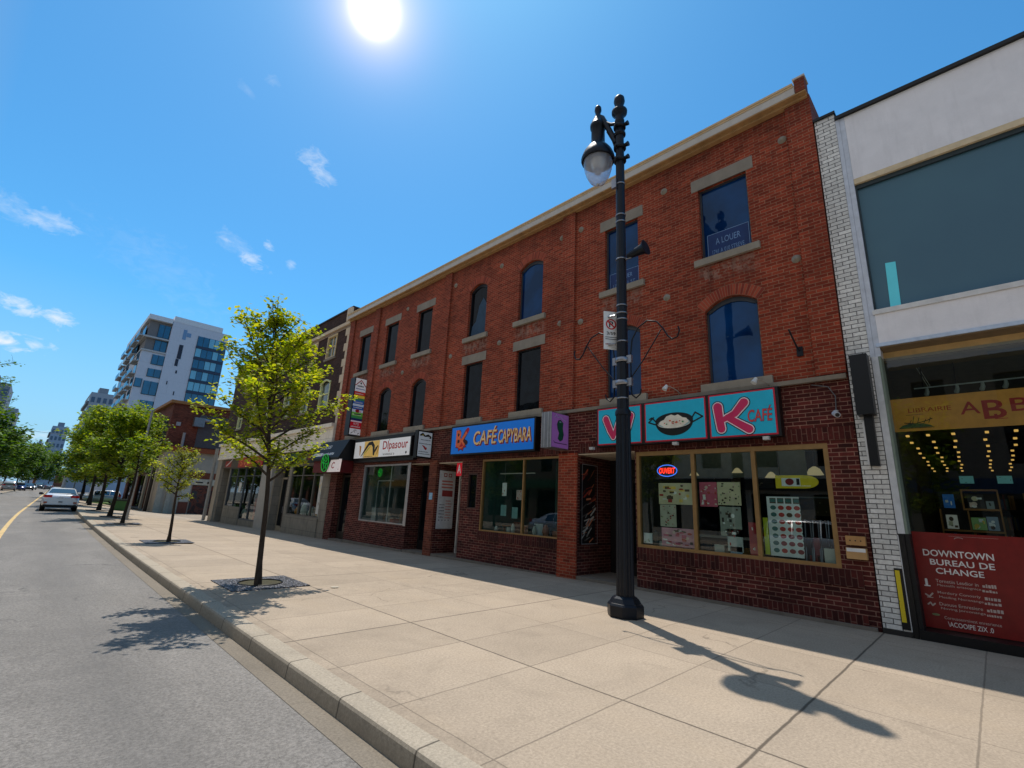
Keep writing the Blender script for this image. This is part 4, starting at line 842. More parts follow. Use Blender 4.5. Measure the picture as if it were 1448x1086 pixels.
for i, y in enumerate((8.2, 9.0, 9.9)):
    flat('picture', ['dim framed picture at the right of the café back wall', 'dim framed picture in the middle of the café back wall', 'dim framed picture at the left of the café back wall'][i], 'picture', F(X0+4.9), -y-.5, -y, 1.5, 2.3, C((90, 110, 100)), 8, 50+i, (0, 3, 7), thick=.02)
# rental notices in the upper windows
def alouer(y0, y1, z0, z1, label, l2):
    ff = F(X0+.105); m = MB(); c = (X0+.1, y0, z0)
    rect(m, ff, -y1, -y0, z0, z1, .0, 0); ringrect(m, ff, -y1, -y0, z0, z1, .012, .003, 1)
    text(m, 'A LOUER', ff, -y1+.18, -y0-.18, z0+(z1-z0)*.5, z0+(z1-z0)*.76, .004, 1, .0); text(m, l2, ff, -y1+.1, -y0-.1, z0+(z1-z0)*.12, z0+(z1-z0)*.3, .004, 1)
    tag(m.build('rental_sign', [C((8, 46, 100), .5), C((112, 146, 190))], loc=c), label, 'sign')
alouer(2.83, 3.72, 7.14, 7.72, 'blue rental sign in the topmost right window', '1741 A 010 STREVE.'); alouer(5.46, 6.3, 7.14, 7.6, 'blue rental sign in the window behind the lamp post', '174 A 01 ST')
t = thing('flag_bracket', 'short black flag bracket on the brick wall right of the arched window', 'bracket', (X0, 2.2, 4.6))
m = MB(); m.tube([(X0, 2.12, 4.62), (X0-.12, 2.14, 4.68), (X0-.3, 2.2, 4.98)], .017, 8); m.build('tube', M['black'], t); m = MB(); m.box(X0-.03, X0, 2.07, 2.17, 4.52, 4.7); m.build('plate', M['black'], t)

# ------------------------------------------------------------------ white building on the right
Wb = thing('white_building', 'white panelled modern building with a large teal upper window and a bookshop below', 'building', (X0, -3, 0))
wp = lambda name, mat, *bx: piece(name, mat, *bx, parent=Wb)
wp('brick_pilaster', M['whitebrick'], (X0-.02, X0+.3, 1.1, 1.43, .07, 9.28))
wp('pilaster_cap', M['blackp'], (X0-.05, X0+.35, 1.08, 1.46, 9.283, 9.34)); wp('pilaster_base', C((40, 38, 36)), (X0-.03, X0+.3, 1.09, 1.44, -.6, .068))
wp('roof', C((60, 60, 60)), (X0+.4, X0+14, -9, 1.44, 9.0, 9.1))
wp('panel', M['panel'], (X0, X0+.3, -9, .955, 7.73, 9.12)); wp('panel', M['panel'], (X0-.01, X0+.3, -9, .955, 4.52, 5.03))
wp('corner_strip', C((198, 204, 214), .4, .1), (X0-.015, X0+.3, 1.035, 1.098, 4.3, 9.12), (X0-.005, X0+.3, .957, 1.033, 4.3, 9.12))
wp('roof_edge', M['blackp'], (X0-.06, X0+.35, -9, 1.095, 9.123, 9.19))
wp('window_trim', C((214, 194, 158)), (X0-.012, X0+.3, -9, .954, 7.62, 7.728))
wp('window_trim', C((216, 216, 214)), (X0-.035, X0+.3, -9, .98, 5.032, 5.115)); wp('drip_edge', C((190, 206, 226)), (X0-.03, X0+.3, -9, 1.0, 4.46, 4.518))
m = MB(); m.face([(X0+.09, -9, 5.1), (X0+.09, .956, 5.1), (X0+.09, .956, 7.63), (X0+.09, -9, 7.63)]); w = m.build('window', M['glass_teal'], Wb)
m = MB(); m.box(X0+.04, X0+.088, -9, .956, 7.54, 7.619); m.box(X0+.04, X0+.088, .93, .956, 5.118, 7.54); m.build('frame', C((44, 58, 64)), w)
m = MB(); m.face([(X0+.08, .74, 5.118), (X0+.08, .6, 5.118), (X0+.08, .575, 5.95), (X0+.08, .715, 5.965)]); tag(m.build('window_sticker', C((86, 190, 205), .5, 0, .05, .2), loc=(X0+.08, .66, 5.1)), 'turquoise strip standing in the lower left corner of the large teal window', 'strip')
wp('soffit', C((128, 108, 82), .8), (X0-.0, X0+.42, -9, .955, 4.44, 4.458)); wp('lintel_beam', C((206, 174, 120)), (X0+.33, X0+.5, -9, 1.05, 4.34, 4.438))
wp('jamb', C((206, 208, 210), .4, .2), (X0-.01, X0+.06, 1.0, 1.09, 1.46, 4.3)); wp('jamb', C((120, 134, 120), .5), (X0+.0, X0+.36, .965, .998, 1.46, 4.34))
wp('jamb', M['blackp'], (X0-.02, X0+.08, 1.015, 1.088, -.2, 1.458)); wp('jamb', C((14, 14, 15)), (X0+.0, X0+.36, .955, 1.012, -.2, 1.458))
wp('base', M['blackp'], (X0-.03, X0+.38, -9, 1.01, -.5, .13)); wp('edge_strip', C((205, 205, 205)), (X0-.024, X0-.02, 1.086, 1.098, .08, 1.44))
xs = X0+.34; m = MB(); m.face([(xs, -9, .13), (xs, .964, .13), (xs, .964, 4.35), (xs, -9, 4.35)]); w = m.build('shop_window', M['shopglass'], Wb)
m = MB(); m.box(xs-.03, xs+.03, -3.4, -3.34, .13, 4.35); m.build('frame', M['alu'], w)
m = MB(); x1 = X0+13; x = xs+.05
m.face([(x1, -9, 0), (x1, 1.4, 0), (x1, 1.4, 4.42), (x1, -9, 4.42)], 0); m.face([(x, 1.05, 0), (x1, 1.4, 0), (x1, 1.4, 4.42), (x, 1.05, 4.42)], 1)
m.face([(x, -9, .1), (x1, -9, .1), (x1, 1.4, .1), (x, 1.4, .1)], 2); m.face([(x, -9, 4.42), (x1, -9, 4.42), (x1, 1.4, 4.42), (x, 1.4, 4.42)], 3); m.face([(x, -9, 0), (x1, -9, 0), (x1, -9, 4.42), (x, -9, 4.42)], 1)
m.build('shop_interior', [C((60, 52, 38), .9), C((84, 76, 56), .9), C((84, 70, 52), .8), C((92, 88, 70), .9)], Wb)
m = MB(); m.box(X0+.5, X0+1.1, -9, .98, 4.3, 4.415); m.build('ceiling_drop', C((112, 92, 54), .8), Wb)
m = MB(); m.box(X0+.62, X0+.68, -.75, -.3, 4.26, 4.298); m.build('air_slot', C((40, 50, 60)), Wb)
cl = C((255, 190, 100), .5, 0, 0, .8)
for i in range(9):
    for j, y0 in enumerate((.95, .62, .28, -.1, -.5)):
        x = X0+2.6+i*1.05; y = y0+.02*(x-X0)*(1.0 if j < 3 else -.2)
        if y > 1.3 or False: continue
        m = MB(); y += .02*math.sin(i*2.3+j*1.7); m.box(x, x+.1, y-.026, y+.026, 3.3, 3.33); m.build('ceiling_light', cl, Wb)
t = thing('track_light', 'white ceiling track with small spot heads behind the bookshop window', 'track light', (10.8, 0, 3.95))
piece('rail', C((200, 205, 200)), (10.79, 10.81, -3, .69, 3.945, 3.965), parent=t)
for y in (.52, .13, -.18, -.45, -.9, -1.5):
    m = MB(); m.tube([(10.8, y, 3.94), (10.8, y, 3.88), (10.86, y+.02, 3.84)], [.02, .03, .035], 8); m.build('spot_head', C((190, 196, 190)), t)
m = MB(); m.tube([(10.8, .6, 4.4), (10.8, .47, 3.97)], .006); m.tube([(10.8, .63, 4.4), (10.8, .5, 3.97)], .006); m.build('hanger', C((190, 190, 180)), t)
for y in (.55, .12):
    m = MB(); m.tube([(10.55, y, 4.4), (10.9, y+.02, 3.95)], .008); tag(m.build('hanging_rod', M['blackp'], loc=(10.6, y, 4.4)), 'thin black rod hanging from the bookshop ceiling, %s' % ('left' if y > .3 else 'right'), 'rod')
fb = F(10.0)
def ban(m, d):
    text(m, 'LIBRAIRIE', fb, -.76, -.235, 3.385, 3.455, d, 1); text(m, 'A', fb, -.14, .085, 3.295, 3.49, d, 1, .005); text(m, 'B', fb, .11, .36, 3.2, 3.49, d, 1, .012); text(m, 'B', fb, .41, .62, 3.29, 3.49, d, 1, .012)
    text(m, 'L', fb, .22, .36, 3.19, 3.27, d+.001, 1, .0)
    m.face([fb(*q, d) for q in ((-.91, 3.135), (-.86, 3.18), (-.78, 3.205), (-.6, 3.2), (-.52, 3.17), (-.48, 3.14))], 2); rect(m, fb, -.91, -.47, 3.125, 3.135, d+.001, 3)
    for u, h in ((-.74, .26), (-.7, .32), (-.64, .29), (-.56, .26), (-.5, .29)): stroke(m, fb, [(u-.03, 3.2), (u, 3.0+h)], .008, d+.001, 3)
    stroke(m, fb, [(-.83, 3.22), (-.7, 3.2), (-.55, 3.24), (-.48, 3.27)], .012, d+.002, 3); stroke(m, fb, [(-.8, 3.345), (-.58, 3.35)], .005, d+.001, 3)
flat('shop_banner', 'golden bookshop banner with red letters and a small boat drawing', 'banner', fb, -.985, 4.5, 3.08, 3.63, C((184, 122, 46), .6, 0, .15, .1), mats=[C((168, 40, 24)), C((62, 76, 52)), C((40, 36, 24))], extra=ban)
# red window film with white lettering
fl = F(X0+.325)
def film(m, d):
    text(m, 'DOWNTOWN', fl, -.855, -.085, 1.155, 1.25, d, 1, .014); text(m, 'BUREAU DE', fl, -.79, -.095, 1.03, 1.115, d, 1, .014); text(m, 'CHANGE', fl, -.74, -.22, .91, .995, d, 1, .014)
    rows = (('Tornetiis Lesdior in', 'Mecsalih erissognice', .83), ('Mordory Conosriy', 'Mesiling Nornnange', .665), ('Duouse Ernresiere', 'Noving Jorconanga', .51))
    for i, (a, b, z) in enumerate(rows):
        text(m, a, fl, -.76, -.3, z-.045, z, d, 2, .004); text(m, b, fl, -.75, -.28, z-.105, z-.065, d, 2, .0)
        scribble(m, fl, -.26, -.12 + (.03 if i else 0), z-.05, z-.0, d, 2, 4); scribble(m, fl, -.27, -.12+(.03 if i == 1 else 0), z-.11, z-.075, d, 2, 4)
    stroke(m, fl, [(-.87, .81), (-.87, .73)], .03, d, 1); rect(m, fl, -.9, -.83, .715, .73, d+.001, 1); stroke(m, fl, [(-.9, .6), (-.86, .57), (-.82, .62)], .02, d, 2); rect(m, fl, -.89, -.82, .555, .565, d, 2); stroke(m, fl, [(-.89, .46), (-.86, .49), (-.84, .45), (-.81, .48)], .018, d, 2); m.disc(fl, -.82, .33, .045, .016, 12, d, 3)
    text(m, 'Corousoenrsivest enresrience', fl, -.73, -.14, .285, .325, d, 2, .0); text(m, '\\ACOOIPE ZIX .0', fl, -.7, -.23, .19, .255, d, 1, .006)
    rect(m, fl, -.28-.25, -.0, 1.46, 1.462, d, 2); m.tube([fl(-.42+.05*math.cos(a), 1.42+.025*math.sin(a), d) for a in [3.1-2.6*k/10 for k in range(11)]], .004, 4, 2)
redf = C((124, 26, 24), .35, 0, .15, 0)
flat('window_film', 'red window film with white currency exchange lettering', 'window film', fl, -.955, 3.2, .14, 1.5, redf, mats=[C((226, 222, 218)), C((186, 168, 160)), C((120, 130, 90))], extra=film, thick=.004)
t = thing('bookshelf', 'wooden two tier display rack of books in the bookshop window', 'shelf', (10.9, .25, 0))
wd = C((150, 98, 44), .6)
piece('shelf', wd, (10.85, 11.1, -.1, .34, 1.87, 1.9), (10.85, 11.1, -.1, .64, 1.53, 1.56), parent=t); piece('shelf', wd, (10.85, 11.1, -.09, .34, 2.18, 2.205), parent=t)
piece('upright', wd, (10.86, 11.08, .32, .34, 1.9, 2.2), (10.86, 11.08, -.1, -.08, 1.56, 2.2), (10.86, 11.08, .62, .64, 1.3, 1.88), (10.86, 11.08, .28, .3, 1.56, 1.87), (10.86, 11.08, -.1, -.08, .1, 1.53), parent=t)
piece('backboard', C((40, 30, 20)), (11.09, 11.1, -.09, .63, 1.56, 2.18), parent=t)
fbk = F(10.88)
def book(u0, u1, v0, v1, c, label, cols, n, seed): flat('book', label, 'book', fbk, u0, u1, v0, v1, C(c, .5, 0, .05, .08), n, seed, cols, thick=.02, sm=(.1, .5))
book(-.57, -.43, 1.9, 2.12, (40, 100, 170), 'blue book standing face out on top of the wooden rack', (4,), 2, 1)
book(-.27, -.08, 1.9, 2.12, (40, 36, 34), 'black and tan book at the top tier of the rack', (0, 4, 2), 7, 2); book(.0-.06, .03, 1.9, 2.02, (110, 120, 118), 'small grey booklet at the right of the top tier', (6,), 3, 3)
book(-.57, -.43, 1.57, 1.79, (220, 210, 196), 'white book with brown picture on the lower tier, leftmost', (1, 3, 0), 5, 4); book(-.27, -.1, 1.57, 1.76, (120, 150, 90), 'green and yellow book in the middle of the lower tier', (8, 7, 4), 6, 5); book(-.09, .04, 1.57, 1.78, (110, 128, 140), 'grey blue book at the right of the lower tier', (6, 4), 4, 6)
for i, (u, v) in enumerate(((-.32, 2.3), (.12, 2.3))): flat('price_card', 'pale teal card hanging above the rack, %s' % ('left' if i == 0 else 'right'), 'card', fbk, u, u+.17, v, v+.12, C((110, 170, 168), .5, 0, .1, .1), 3, 8+i, (6,))
rnd = random.Random(11)
for i in range(7):       # dim shelving further back
    y = -3.2+i*.62; x = X0+4+rnd.uniform(0, 3)
    t = thing('bookcase', 'tall dim bookcase at the back of the bookshop', 'bookcase', (x, y, .1), 'bookcases deep inside the bookshop')
    piece('carcass', C((56, 38, 22), .8), (x+.25, x+.3, y-.28, y+.28, .1, 2.2), parent=t)
    for k in range(5): piece('shelf', C((70, 48, 28), .8), (x, x+.25, y-.28, y+.28, .3+k*.42, .33+k*.42), parent=t)
    m = MB(); ms = [C(c) for c in ((120, 40, 30), (50, 70, 110), (150, 140, 110), (60, 90, 60), (170, 120, 50))]
    for k in range(5):
        yy = y-.26
        while yy < y+.22: ww = rnd.uniform(.02, .06); m.box(x+.03, x+.2, yy, yy+ww*.85, .331+k*.42, .331+k*.42+rnd.uniform(.2, .33), rnd.randrange(5)); yy += ww
    m.build('row_of_books', ms, t)
# black junction box and strip on the white pilaster
t = thing('junction_box', 'tall black metal box with conduit on the white brick pilaster', 'box', (X0-.1, 1.25, 2.5))
m = MB(); m.box(X0-.26, X0-.022, 1.12, 1.36, 3.3, 4.32); m.build('box', M['blackp'], t); m = MB(); m.box(X0-.14, X0-.022, 1.17, 1.29, 2.48, 3.3); m.build('conduit', M['blackp'], t); m = MB(); m.box(X0-.14, X0-.022, 1.295, 1.32, 2.5, 3.2); m.build('trunking', C((200, 200, 196)), t)
t = thing('height_marker', 'worn yellow and black strip at the foot of the white pilaster', 'strip', (X0-.04, 1.15, .2))
m = MB(); m.box(X0-.035, X0-.021, 1.1, 1.2, .1, .95); m.build('black_backing', M['blackp'], t); yn = NT('worn yellow'); yn.bsdf(yn.mix(yn.ramp(yn.noise(yn.pos(), 14, 5, .7), .58, .62), lin((222, 196, 30)), (.02, .02, .02)), .6)
m = MB(); m.box(X0-.041, X0-.036, 1.135, 1.19, .2, .92); m.build('yellow_tape', yn.m, t)

# ------------------------------------------------------------------ stone fronted building to the left
S = thing('stone_front_building', 'dark brick building with pale quoins above a limestone shop front', 'building', (X0, 30, 0))
sp = lambda name, mat, *bx: piece(name, mat, *bx, parent=S)
YS0, YS1 = 21.02, 39.4
sw = [(22.45, 23.55, 8.46, 9.7, 0), (24.75, 25.6, 8.46, 9.7, 0), (27.4, 28.4, 8.46, 9.7, 0), (30.2, 31.2, 8.46, 9.7, 0), (33, 34, 8.46, 9.7, 0), (36, 37, 8.46, 9.7, 0),
      (22.45, 23.6, 5.85, 7.3, .2), (24.9, 25.8, 5.85, 7.3, .2), (27.5, 28.5, 5.85, 7.3, .2), (30.2, 31.2, 5.85, 7.3, .2), (33, 34, 5.85, 7.3, .2), (36, 37, 5.85, 7.3, .2)]
mb = MB(); wall_open(mb, X0, YS0, YS1, 4.8, 10.72, sw, .15); mb.face([(X0, YS1, -1.5), (X0+14, YS1, -1.5), (X0+14, YS1, 10.72), (X0, YS1, 10.72)]); mb.face([(X0, YS0, 4), (X0+14, YS0, 4), (X0+14, YS0, 10.72), (X0, YS0, 10.72)]); mb.face([(X0+14, YS0, -1.5), (X0+14, YS1, -1.5), (X0+14, YS1, 10.72), (X0+14, YS0, 10.72)])
mb.build('wall', M['brown'], S); sp('roof', C((60, 58, 56)), (X0+.1, X0+14, YS0, YS1, 10.6, 10.7)); sp('parapet_coping', C((48, 40, 38)), (X0-.05, X0+.35, YS0, YS1+.05, 10.723, 10.79))
sp('cornice_band', M['quoin'], (X0-.12, X0, YS0+.02, YS1, 9.84, 10.0)); sp('frieze', C((150, 126, 104)), (X0-.03, X0, YS0+.02, YS1, 9.72, 9.838))
m = MB()
for k in range(12): m.box(X0-.035, X0, YS0+.02, YS0+(.5 if k % 2 else .28), 4.92+.4*k, 5.3+.4*k)
m.build('quoins', M['quoin'], S)
sp('finial_block', M['quoin'], (X0-.14, X0+.2, YS0+.02, YS0+.4, 10.005, 10.72))
fy_, fc_ = C((206, 180, 130)), C((204, 206, 150))
for i, (a, b, c, e, r) in enumerate(sw):
    x = X0+.08; m = MB(); m.face([(x, a+.03, c+.03), (x, b-.03, c+.03), (x, b-.03, e-r*.5), (x, a+.03, e-r*.5)]); w = m.build('window', sheet_glass((40, 54, 60), .12, (120, 130, 120), scale=3) if i == 0 else w_mat, S) if i == 0 else m.build('window', w_mat, S)
    if i == 0: w_mat = w.data.materials[0]
    f = MB(); t_ = .09
    f.box(X0-.03, x+.02, a, a+t_, c, e-r*.5); f.box(X0-.03, x+.02, b-t_, b, c, e-r*.5); f.box(X0-.03, x+.02, a+t_, b-t_, c, c+.06); f.box(x-.04, x+.02, a+t_, b-t_, (c+e)/2-.03, (c+e)/2+.03)
    if r: f.tube([(X0-.02, a+(b-a)*k/8, e-r+r*(1-(k/4-1)**2)-.03) for k in range(9)], .055, 6)
    else: f.box(X0-.03, x+.02, a+t_, b-t_, e-.09, e); f.box(x-.04, x+.02, (a+b)/2-.025, (a+b)/2+.025, c+.06, e-.09)
    f.build('frame', fc_ if r else fy_, w); s_ = MB(); s_.box(X0-.06, X0+.05, a-.1, b+.1, c-.12, c-.002); s_.build('sill', M['course'], w)
sp('stone_band', M['limestone'], (X0-.16, X0+.2, YS0+.05, YS1, 3.88, 4.72)); sp('band_moulding', M['limestone'], (X0-.28, X0+.2, YS0+.05, YS1+.05, 4.723, 4.9), (X0-.2, X0+.2, YS0+.05, YS1+.02, 3.76, 3.877))
SR = (21.75, 25.6, .62, 3.1); SD = (25.95, 27.9, -.9, 3.1); SL = (30.1, 36.4, -.0, 3.2); SL2 = (36.6, 38.2, -.9, 3.2)
mb = MB(); wall_open(mb, X0, YS0, YS1, -1.5, 3.757, [(*SR, 0, .12), (*SD, 0, .5), (*SL, 0, .15), (*SL2, 0, .6)], .12); mb.build('shopfront_wall', M['limedark'], S)
sp('pilaster', stone_mat((168, 164, 156), var=.1), (X0-.14, X0, 28.1, 29.7, -1.4, 3.2)); sp('pilaster', stone_mat((160, 152, 138), var=.1), (X0-.14, X0, 38.4, 39.3, -1.4, 3.75))
sp('fascia', C((22, 30, 26)), (X0-.1, X0, 21.3, 26.1, 3.15, 3.75)); sp('fascia', M['blackp'], (X0-.09, X0, 26.12, 30.0, 3.15, 3.75)); sp('fascia', C((176, 54, 40)), (X0-.12, X0, 30.02, 34.6, 3.15, 3.75)); sp('fascia', C((84, 74, 64)), (X0-.09, X0, 34.62, 38.3, 3.15, 3.75))
shopwin(*SR, (22.8, 24.2), C((96, 92, 84)), parent=S, t=.07, bars=((21.8, 25.5, 2.55),)); shopwin(*SL, (31.6, 33.2, 34.8), C((80, 84, 88)), parent=S, t=.09, bars=((30.2, 36.3, 2.6),))
door(X0+.4, 26.9, 27.85, -.35, 2.5, C((150, 140, 120)), parent=S); shopwin(25.95, 26.85, -.1, 3.1, (), C((60, 50, 44)), x=X0+.35, parent=S); door(X0+.5, 36.7, 38.1, -.5, 2.6, C((110, 106, 98)), parent=S)
sp('red_door_panel', C((150, 40, 30)), (X0+.16, X0+.2, 30.2, 31.0, -.3, 1.3)); sp('bulkhead', M['limedark'], (X0-.06, X0, 33.0, 36.4, -1.2, .7)); sp('bulkhead', M['limedark'], (X0-.05, X0, 21.7, 25.7, -1.2, .6))
interior(21.2, 28, -.4, 3.2, 4, C((40, 50, 40), .9), C((70, 84, 70), .9), M['tile'], C((90, 96, 90), .9), x=X0+.55, parent=S); interior(29.5, 38.4, -.4, 3.2, 4, C((40, 42, 38), .9), C((80, 84, 76), .9), M['tile'], C((90, 96, 90), .9), x=X0+.62, parent=S)
def lettersign(name, label, fr, parts, mats, loc):
    m = MB()
    for (st, a, b, c, d, mi) in parts: text(m, st, fr, a, b, c, d, .004, mi, .012)
    return tag(m.build(name, mats, loc=loc), label, 'sign')
lettersign('fascia_lettering', 'white letters on the black fascia over the dark doorway', F(X0-.09), [('ucttmr', -29.4, -26.5, 3.4, 3.68, 0)], [M['white']], (X0-.1, 28, 3.4))
m = MB(); fz = F(X0-.1); text(m, 'LUNEIEIA', fz, -25.8, -24.2, 3.55, 3.64, .004, 1); text(m, 'DTARS', fz, -25.7, -24.0, 3.3, 3.5, .004, 1, .02); m.disc(fz, -23.45, 3.42, .22, .15, 14, .004, 2); text(m, 'cid', fz, -23.1, -21.5, 3.35, 3.6, .004, 0, .03)
tag(m.build('fascia_lettering', [M['white'], C((70, 140, 100)), C((110, 20, 30))], loc=(X0-.1, 24, 3.4)), 'green and white letters on the dark green fascia', 'sign')
m = MB(); fz = F(X0-.12); text(m, 'SVIRIG', fz, -34.2, -30.6, 3.25, 3.62, .004, 0, .0); tag(m.build('fascia_lettering', C((224, 130, 70)), loc=(X0-.1, 32, 3.4)), 'orange letters on the red fascia', 'sign')
m = MB(); fz = F(X0-.09); rect(m, fz, -37.6, -36.2, 3.22, 3.62, .003, 0); stroke(m, fz, [(-37.3, 3.3), (-36.8, 3.45), (-36.1, 3.72)], .08, .005, 1); tag(m.build('fascia_emblem', [C((150, 50, 40)), C((210, 210, 204))], loc=(X0-.1, 37, 3.4)), 'small red and white emblem on the brown fascia', 'sign')
goods(22.0, 25.3, .66, X0+.3, X0+.5, 10, 9, 'small goods on the ledge of the green fascia shop', ((220, 216, 200), (200, 130, 50), (90, 100, 110), (160, 160, 150)), .4); goods(33.4, 36.0, .1, X0+.3, X0+.5, 7, 19, 'goods low in the left shop window of the stone building', ((200, 100, 50), (220, 210, 190), (90, 60, 40)), .6)
flat('poster', 'white and tan poster strip at the right edge of the green fascia shop window', 'poster', F(X0+.06), -22.2, -21.85, .8, 2.5, C((196, 196, 190)), 8, 21, (0, 3, 8)); flat('poster', 'green notice low beside the dark doorway', 'poster', F(X0+.33), -26.75, -26.1, .2, 1.2, C((40, 96, 66)), 5, 22, (4,)); flat('poster', 'white notice in the left shop window of the stone building', 'poster', F(X0+.06), -34.2, -33.7, 1.6, 2.2, C((210, 212, 206)), 5, 23, (6,))
# drainpipe at the far end
m = MB(); m.tube([(X0-.3, 39.6, 4.6), (X0-.3, 39.6, -.4), (X0-.45, 39.6, -.5)], .11, 8); tag(m.build('drainpipe', C((150, 146, 138)), loc=(X0-.3, 39.6, 0)), 'fat grey drainpipe at the far end of the stone shop front', 'pipe')

# ------------------------------------------------------------------ brown corner building with a low annex
Br = thing('brown_building', 'two storey brown brick corner building with a tan roof edge', 'building', (X0, 66, 0))
bp = lambda name, mat, *bx: piece(name, mat, *bx, parent=Br)
mb = MB(); wall_open(mb, 62.0, X0, 24, -1.5, 10.7, [(13.0, 16.6, 6.4, 9.6)], .25, axis='y')
wall_open(mb, X0, 62, 84, -1.5, 10.7, [(63, 64.6, 6.9, 9.2), (66.5, 68, 6.9, 9.2), (70.5, 72, 6.9, 9.2), (75, 76.5, 6.9, 9.2), (79, 80.5, 6.9, 9.2), (62.8, 67, -.7, 3.2), (69, 74, -.7, 3.2), (76, 82, -.7, 3.2)], .3); mb.face([(X0, 84, -1.5), (24, 84, -1.5), (24, 84, 10.7), (X0, 84, 10.7)])
mb.build('wall', M['redbrown'], Br); bp('roof', C((70, 60, 50)), (X0+.2, 24, 62.1, 84, 10.6, 10.68)); bp('roof_edge', C((150, 104, 60), .8), (X0-.35, 24, 61.7, 84.2, 10.703, 11.02)); bp('render_panel', C((84, 80, 78), .8), (12.2, 16.6, 61.93, 61.99, 6.2, 9.8))
for a in (63, 66.5, 70.5, 75, 79):
    m = MB(); m.face([(X0+.2, a, 6.9), (X0+.2, a+1.5, 6.9), (X0+.2, a+1.5, 9.2), (X0+.2, a, 9.2)]); w = m.build('window', M['glass_dark'], Br); m = MB(); m.box(X0-.04, X0+.18, a-.12, a, 6.8, 9.3); m.box(X0-.04, X0+.18, a+1.5, a+1.62, 6.8, 9.3); m.build('frame', C((60, 48, 42)), w)
for a, b in ((62.8, 67), (69, 74), (76, 82)): shopwin(a, b, -.6, 3.2, ((a+b)/2,), C((50, 40, 34)), x=X0+.15, parent=Br, glass='glass_dark')
bp('awning', C((70, 60, 56)), (X0-.9, X0, 68.5, 74.5, 3.3, 3.5)); bp('fascia', C((36, 32, 30)), (X0-.12, X0, 62.5, 67.5, 3.3, 4.0)); bp('pier', C((180, 170, 150)), (X0-.2, X0, 67.4, 68.2, -1.2, 3.25))
t = thing('air_conditioner', 'grey air conditioning box with a duct on the brown building', 'air conditioner', (11, 61.7, 8.6)); piece('casing', C((120, 124, 126), .4, .4), (11.6, 12.6, 61.2, 61.9, 8.4, 9.4), parent=t); m = MB(); m.tube([(12.6, 61.4, 9.2), (13.6, 61.4, 9.1), (13.9, 61.4, 8.5)], .2, 8); m.build('duct', C((150, 150, 148), .4, .4), t)
m = MB(); m.tube([(11.0, 61.7, 7.6), (11.0, 61.7, 4.9)], .14, 8); tag(m.build('flue_pipe', C((150, 146, 140)), loc=(11, 61.7, 5)), 'pale flue pipe on the side of the brown building', 'pipe')
piece('utility_box', C((150, 150, 148)), (10.1, 10.5, 61.8, 61.98, 8.3, 8.7), parent=Br)
An = thing('annex', 'low beige annex with brown bands and a brown roller door', 'building', (9, 56, 0))
ap = lambda name, mat, *bx: piece(name, mat, *bx, parent=An)
YA = 56; XA = 8.9
ap('wall', M['render_grey'], (XA, 15.5, YA, 61.9, -1.6, 5.2)); ap('roof_band', C((140, 70, 40), .8), (XA-.3, 15.6, YA-.35, 61.95, 5.203, 5.65)); ap('brown_band', C((112, 58, 36), .8), (XA+2.2, 15.5, YA-.06, YA-.002, 2.7, 3.3)); ap('white_fascia', C((196, 186, 166), .8), (XA+1.7, 15.5, YA-.1, YA-.002, 2.1, 2.66))
ap('pilaster', C((170, 164, 150), .8), (XA-.1, XA+.35, YA-.1, YA-.002, -1.5, 3.6), (XA+.7, XA+1.1, YA-.1, YA-.002, -1.5, 2.0), (XA+1.5, XA+1.75, YA-.1, YA-.002, -1.5, 2.0))
dm = NT('painted roller door'); dn = dm.noise(dm.pos(), 1.4, 4, .6, 1.5); dm.bsdf(dm.mix(dm.ramp(dn, .46, .5), lin((58, 34, 28)), dm.mix(dm.ramp(dn, .56, .58), lin((112, 56, 36)), lin((60, 56, 54)))), .7)
ap('roller_door', dm.m, (XA+2.7, XA+4.6, YA-.05, YA-.002, -1.2, 2.05)); ap('panel', C((116, 60, 44)), (XA+1.8, XA+2.6, YA-.05, YA-.002, -1.2, .4)); ap('panel', C((190, 184, 170)), (XA+1.8, XA+2.6, YA-.04, YA-.002, .45, 2.05)); ap('cable_box', M['blackp'], (XA+3.9, XA+4.1, YA-.16, YA-.11, 2.25, 2.45), (XA+2.9, XA+3.5, YA-.14, YA-.11, 2.3, 2.4))
# utility pole in front of it
t = thing('utility_pole', 'leaning dark utility pole beside the brown building', 'pole', (8.6, 58.5, -.7)); m = MB(); m.tube([(8.6, 58.5, -.9), (8.6, 58.4, 8.6)], [.16, .11], 8); m.build('shaft', C((50, 42, 36)), t); m = MB(); m.box(7.6, 9.6, 58.36, 58.5, 7.6, 7.75); m.build('crossarm', C((60, 50, 42)), t)
t = thing('utility_pole', 'pale metal pole with a small sign between the street trees', 'pole', (3.9, 31, 0)); m = MB(); m.tube([(3.9, 31, 0), (3.9, 31, 5.6)], [.07, .05], 8); m.build('shaft', C((150, 150, 146)), t); m = MB(); m.box(3.88, 3.91, 30.75, 31.3, 2.6, 2.95); m.build('sign_plate', C((70, 72, 74)), t)
m = MB(); rnd = random.Random(2)
for i in range(240):
    a = rnd.uniform(0, 6.28); r_ = .28*rnd.random()**.5; c = Vector((4.15+r_*math.cos(a), 31+r_*math.sin(a), 2.45+rnd.uniform(-.14, .16))); u = Vector((rnd.uniform(-1, 1), rnd.uniform(-1, 1), rnd.uniform(-1, 1))).normalized()*.05; v = u.orthogonal().normalized()*.04
    m.face([c-u, c+v, c+u, c-v])
t2 = thing('hanging_basket', 'green hanging flower basket on the pale metal pole', 'plant basket', (4.15, 31, 2.2)); m.build('foliage', M['leafC'], t2); m = MB(); m.lathe(4.15, 31, [(.04, 2.18), (.2, 2.3), (.24, 2.36)], 12); m.build('basket', C((60, 50, 40)), t2)
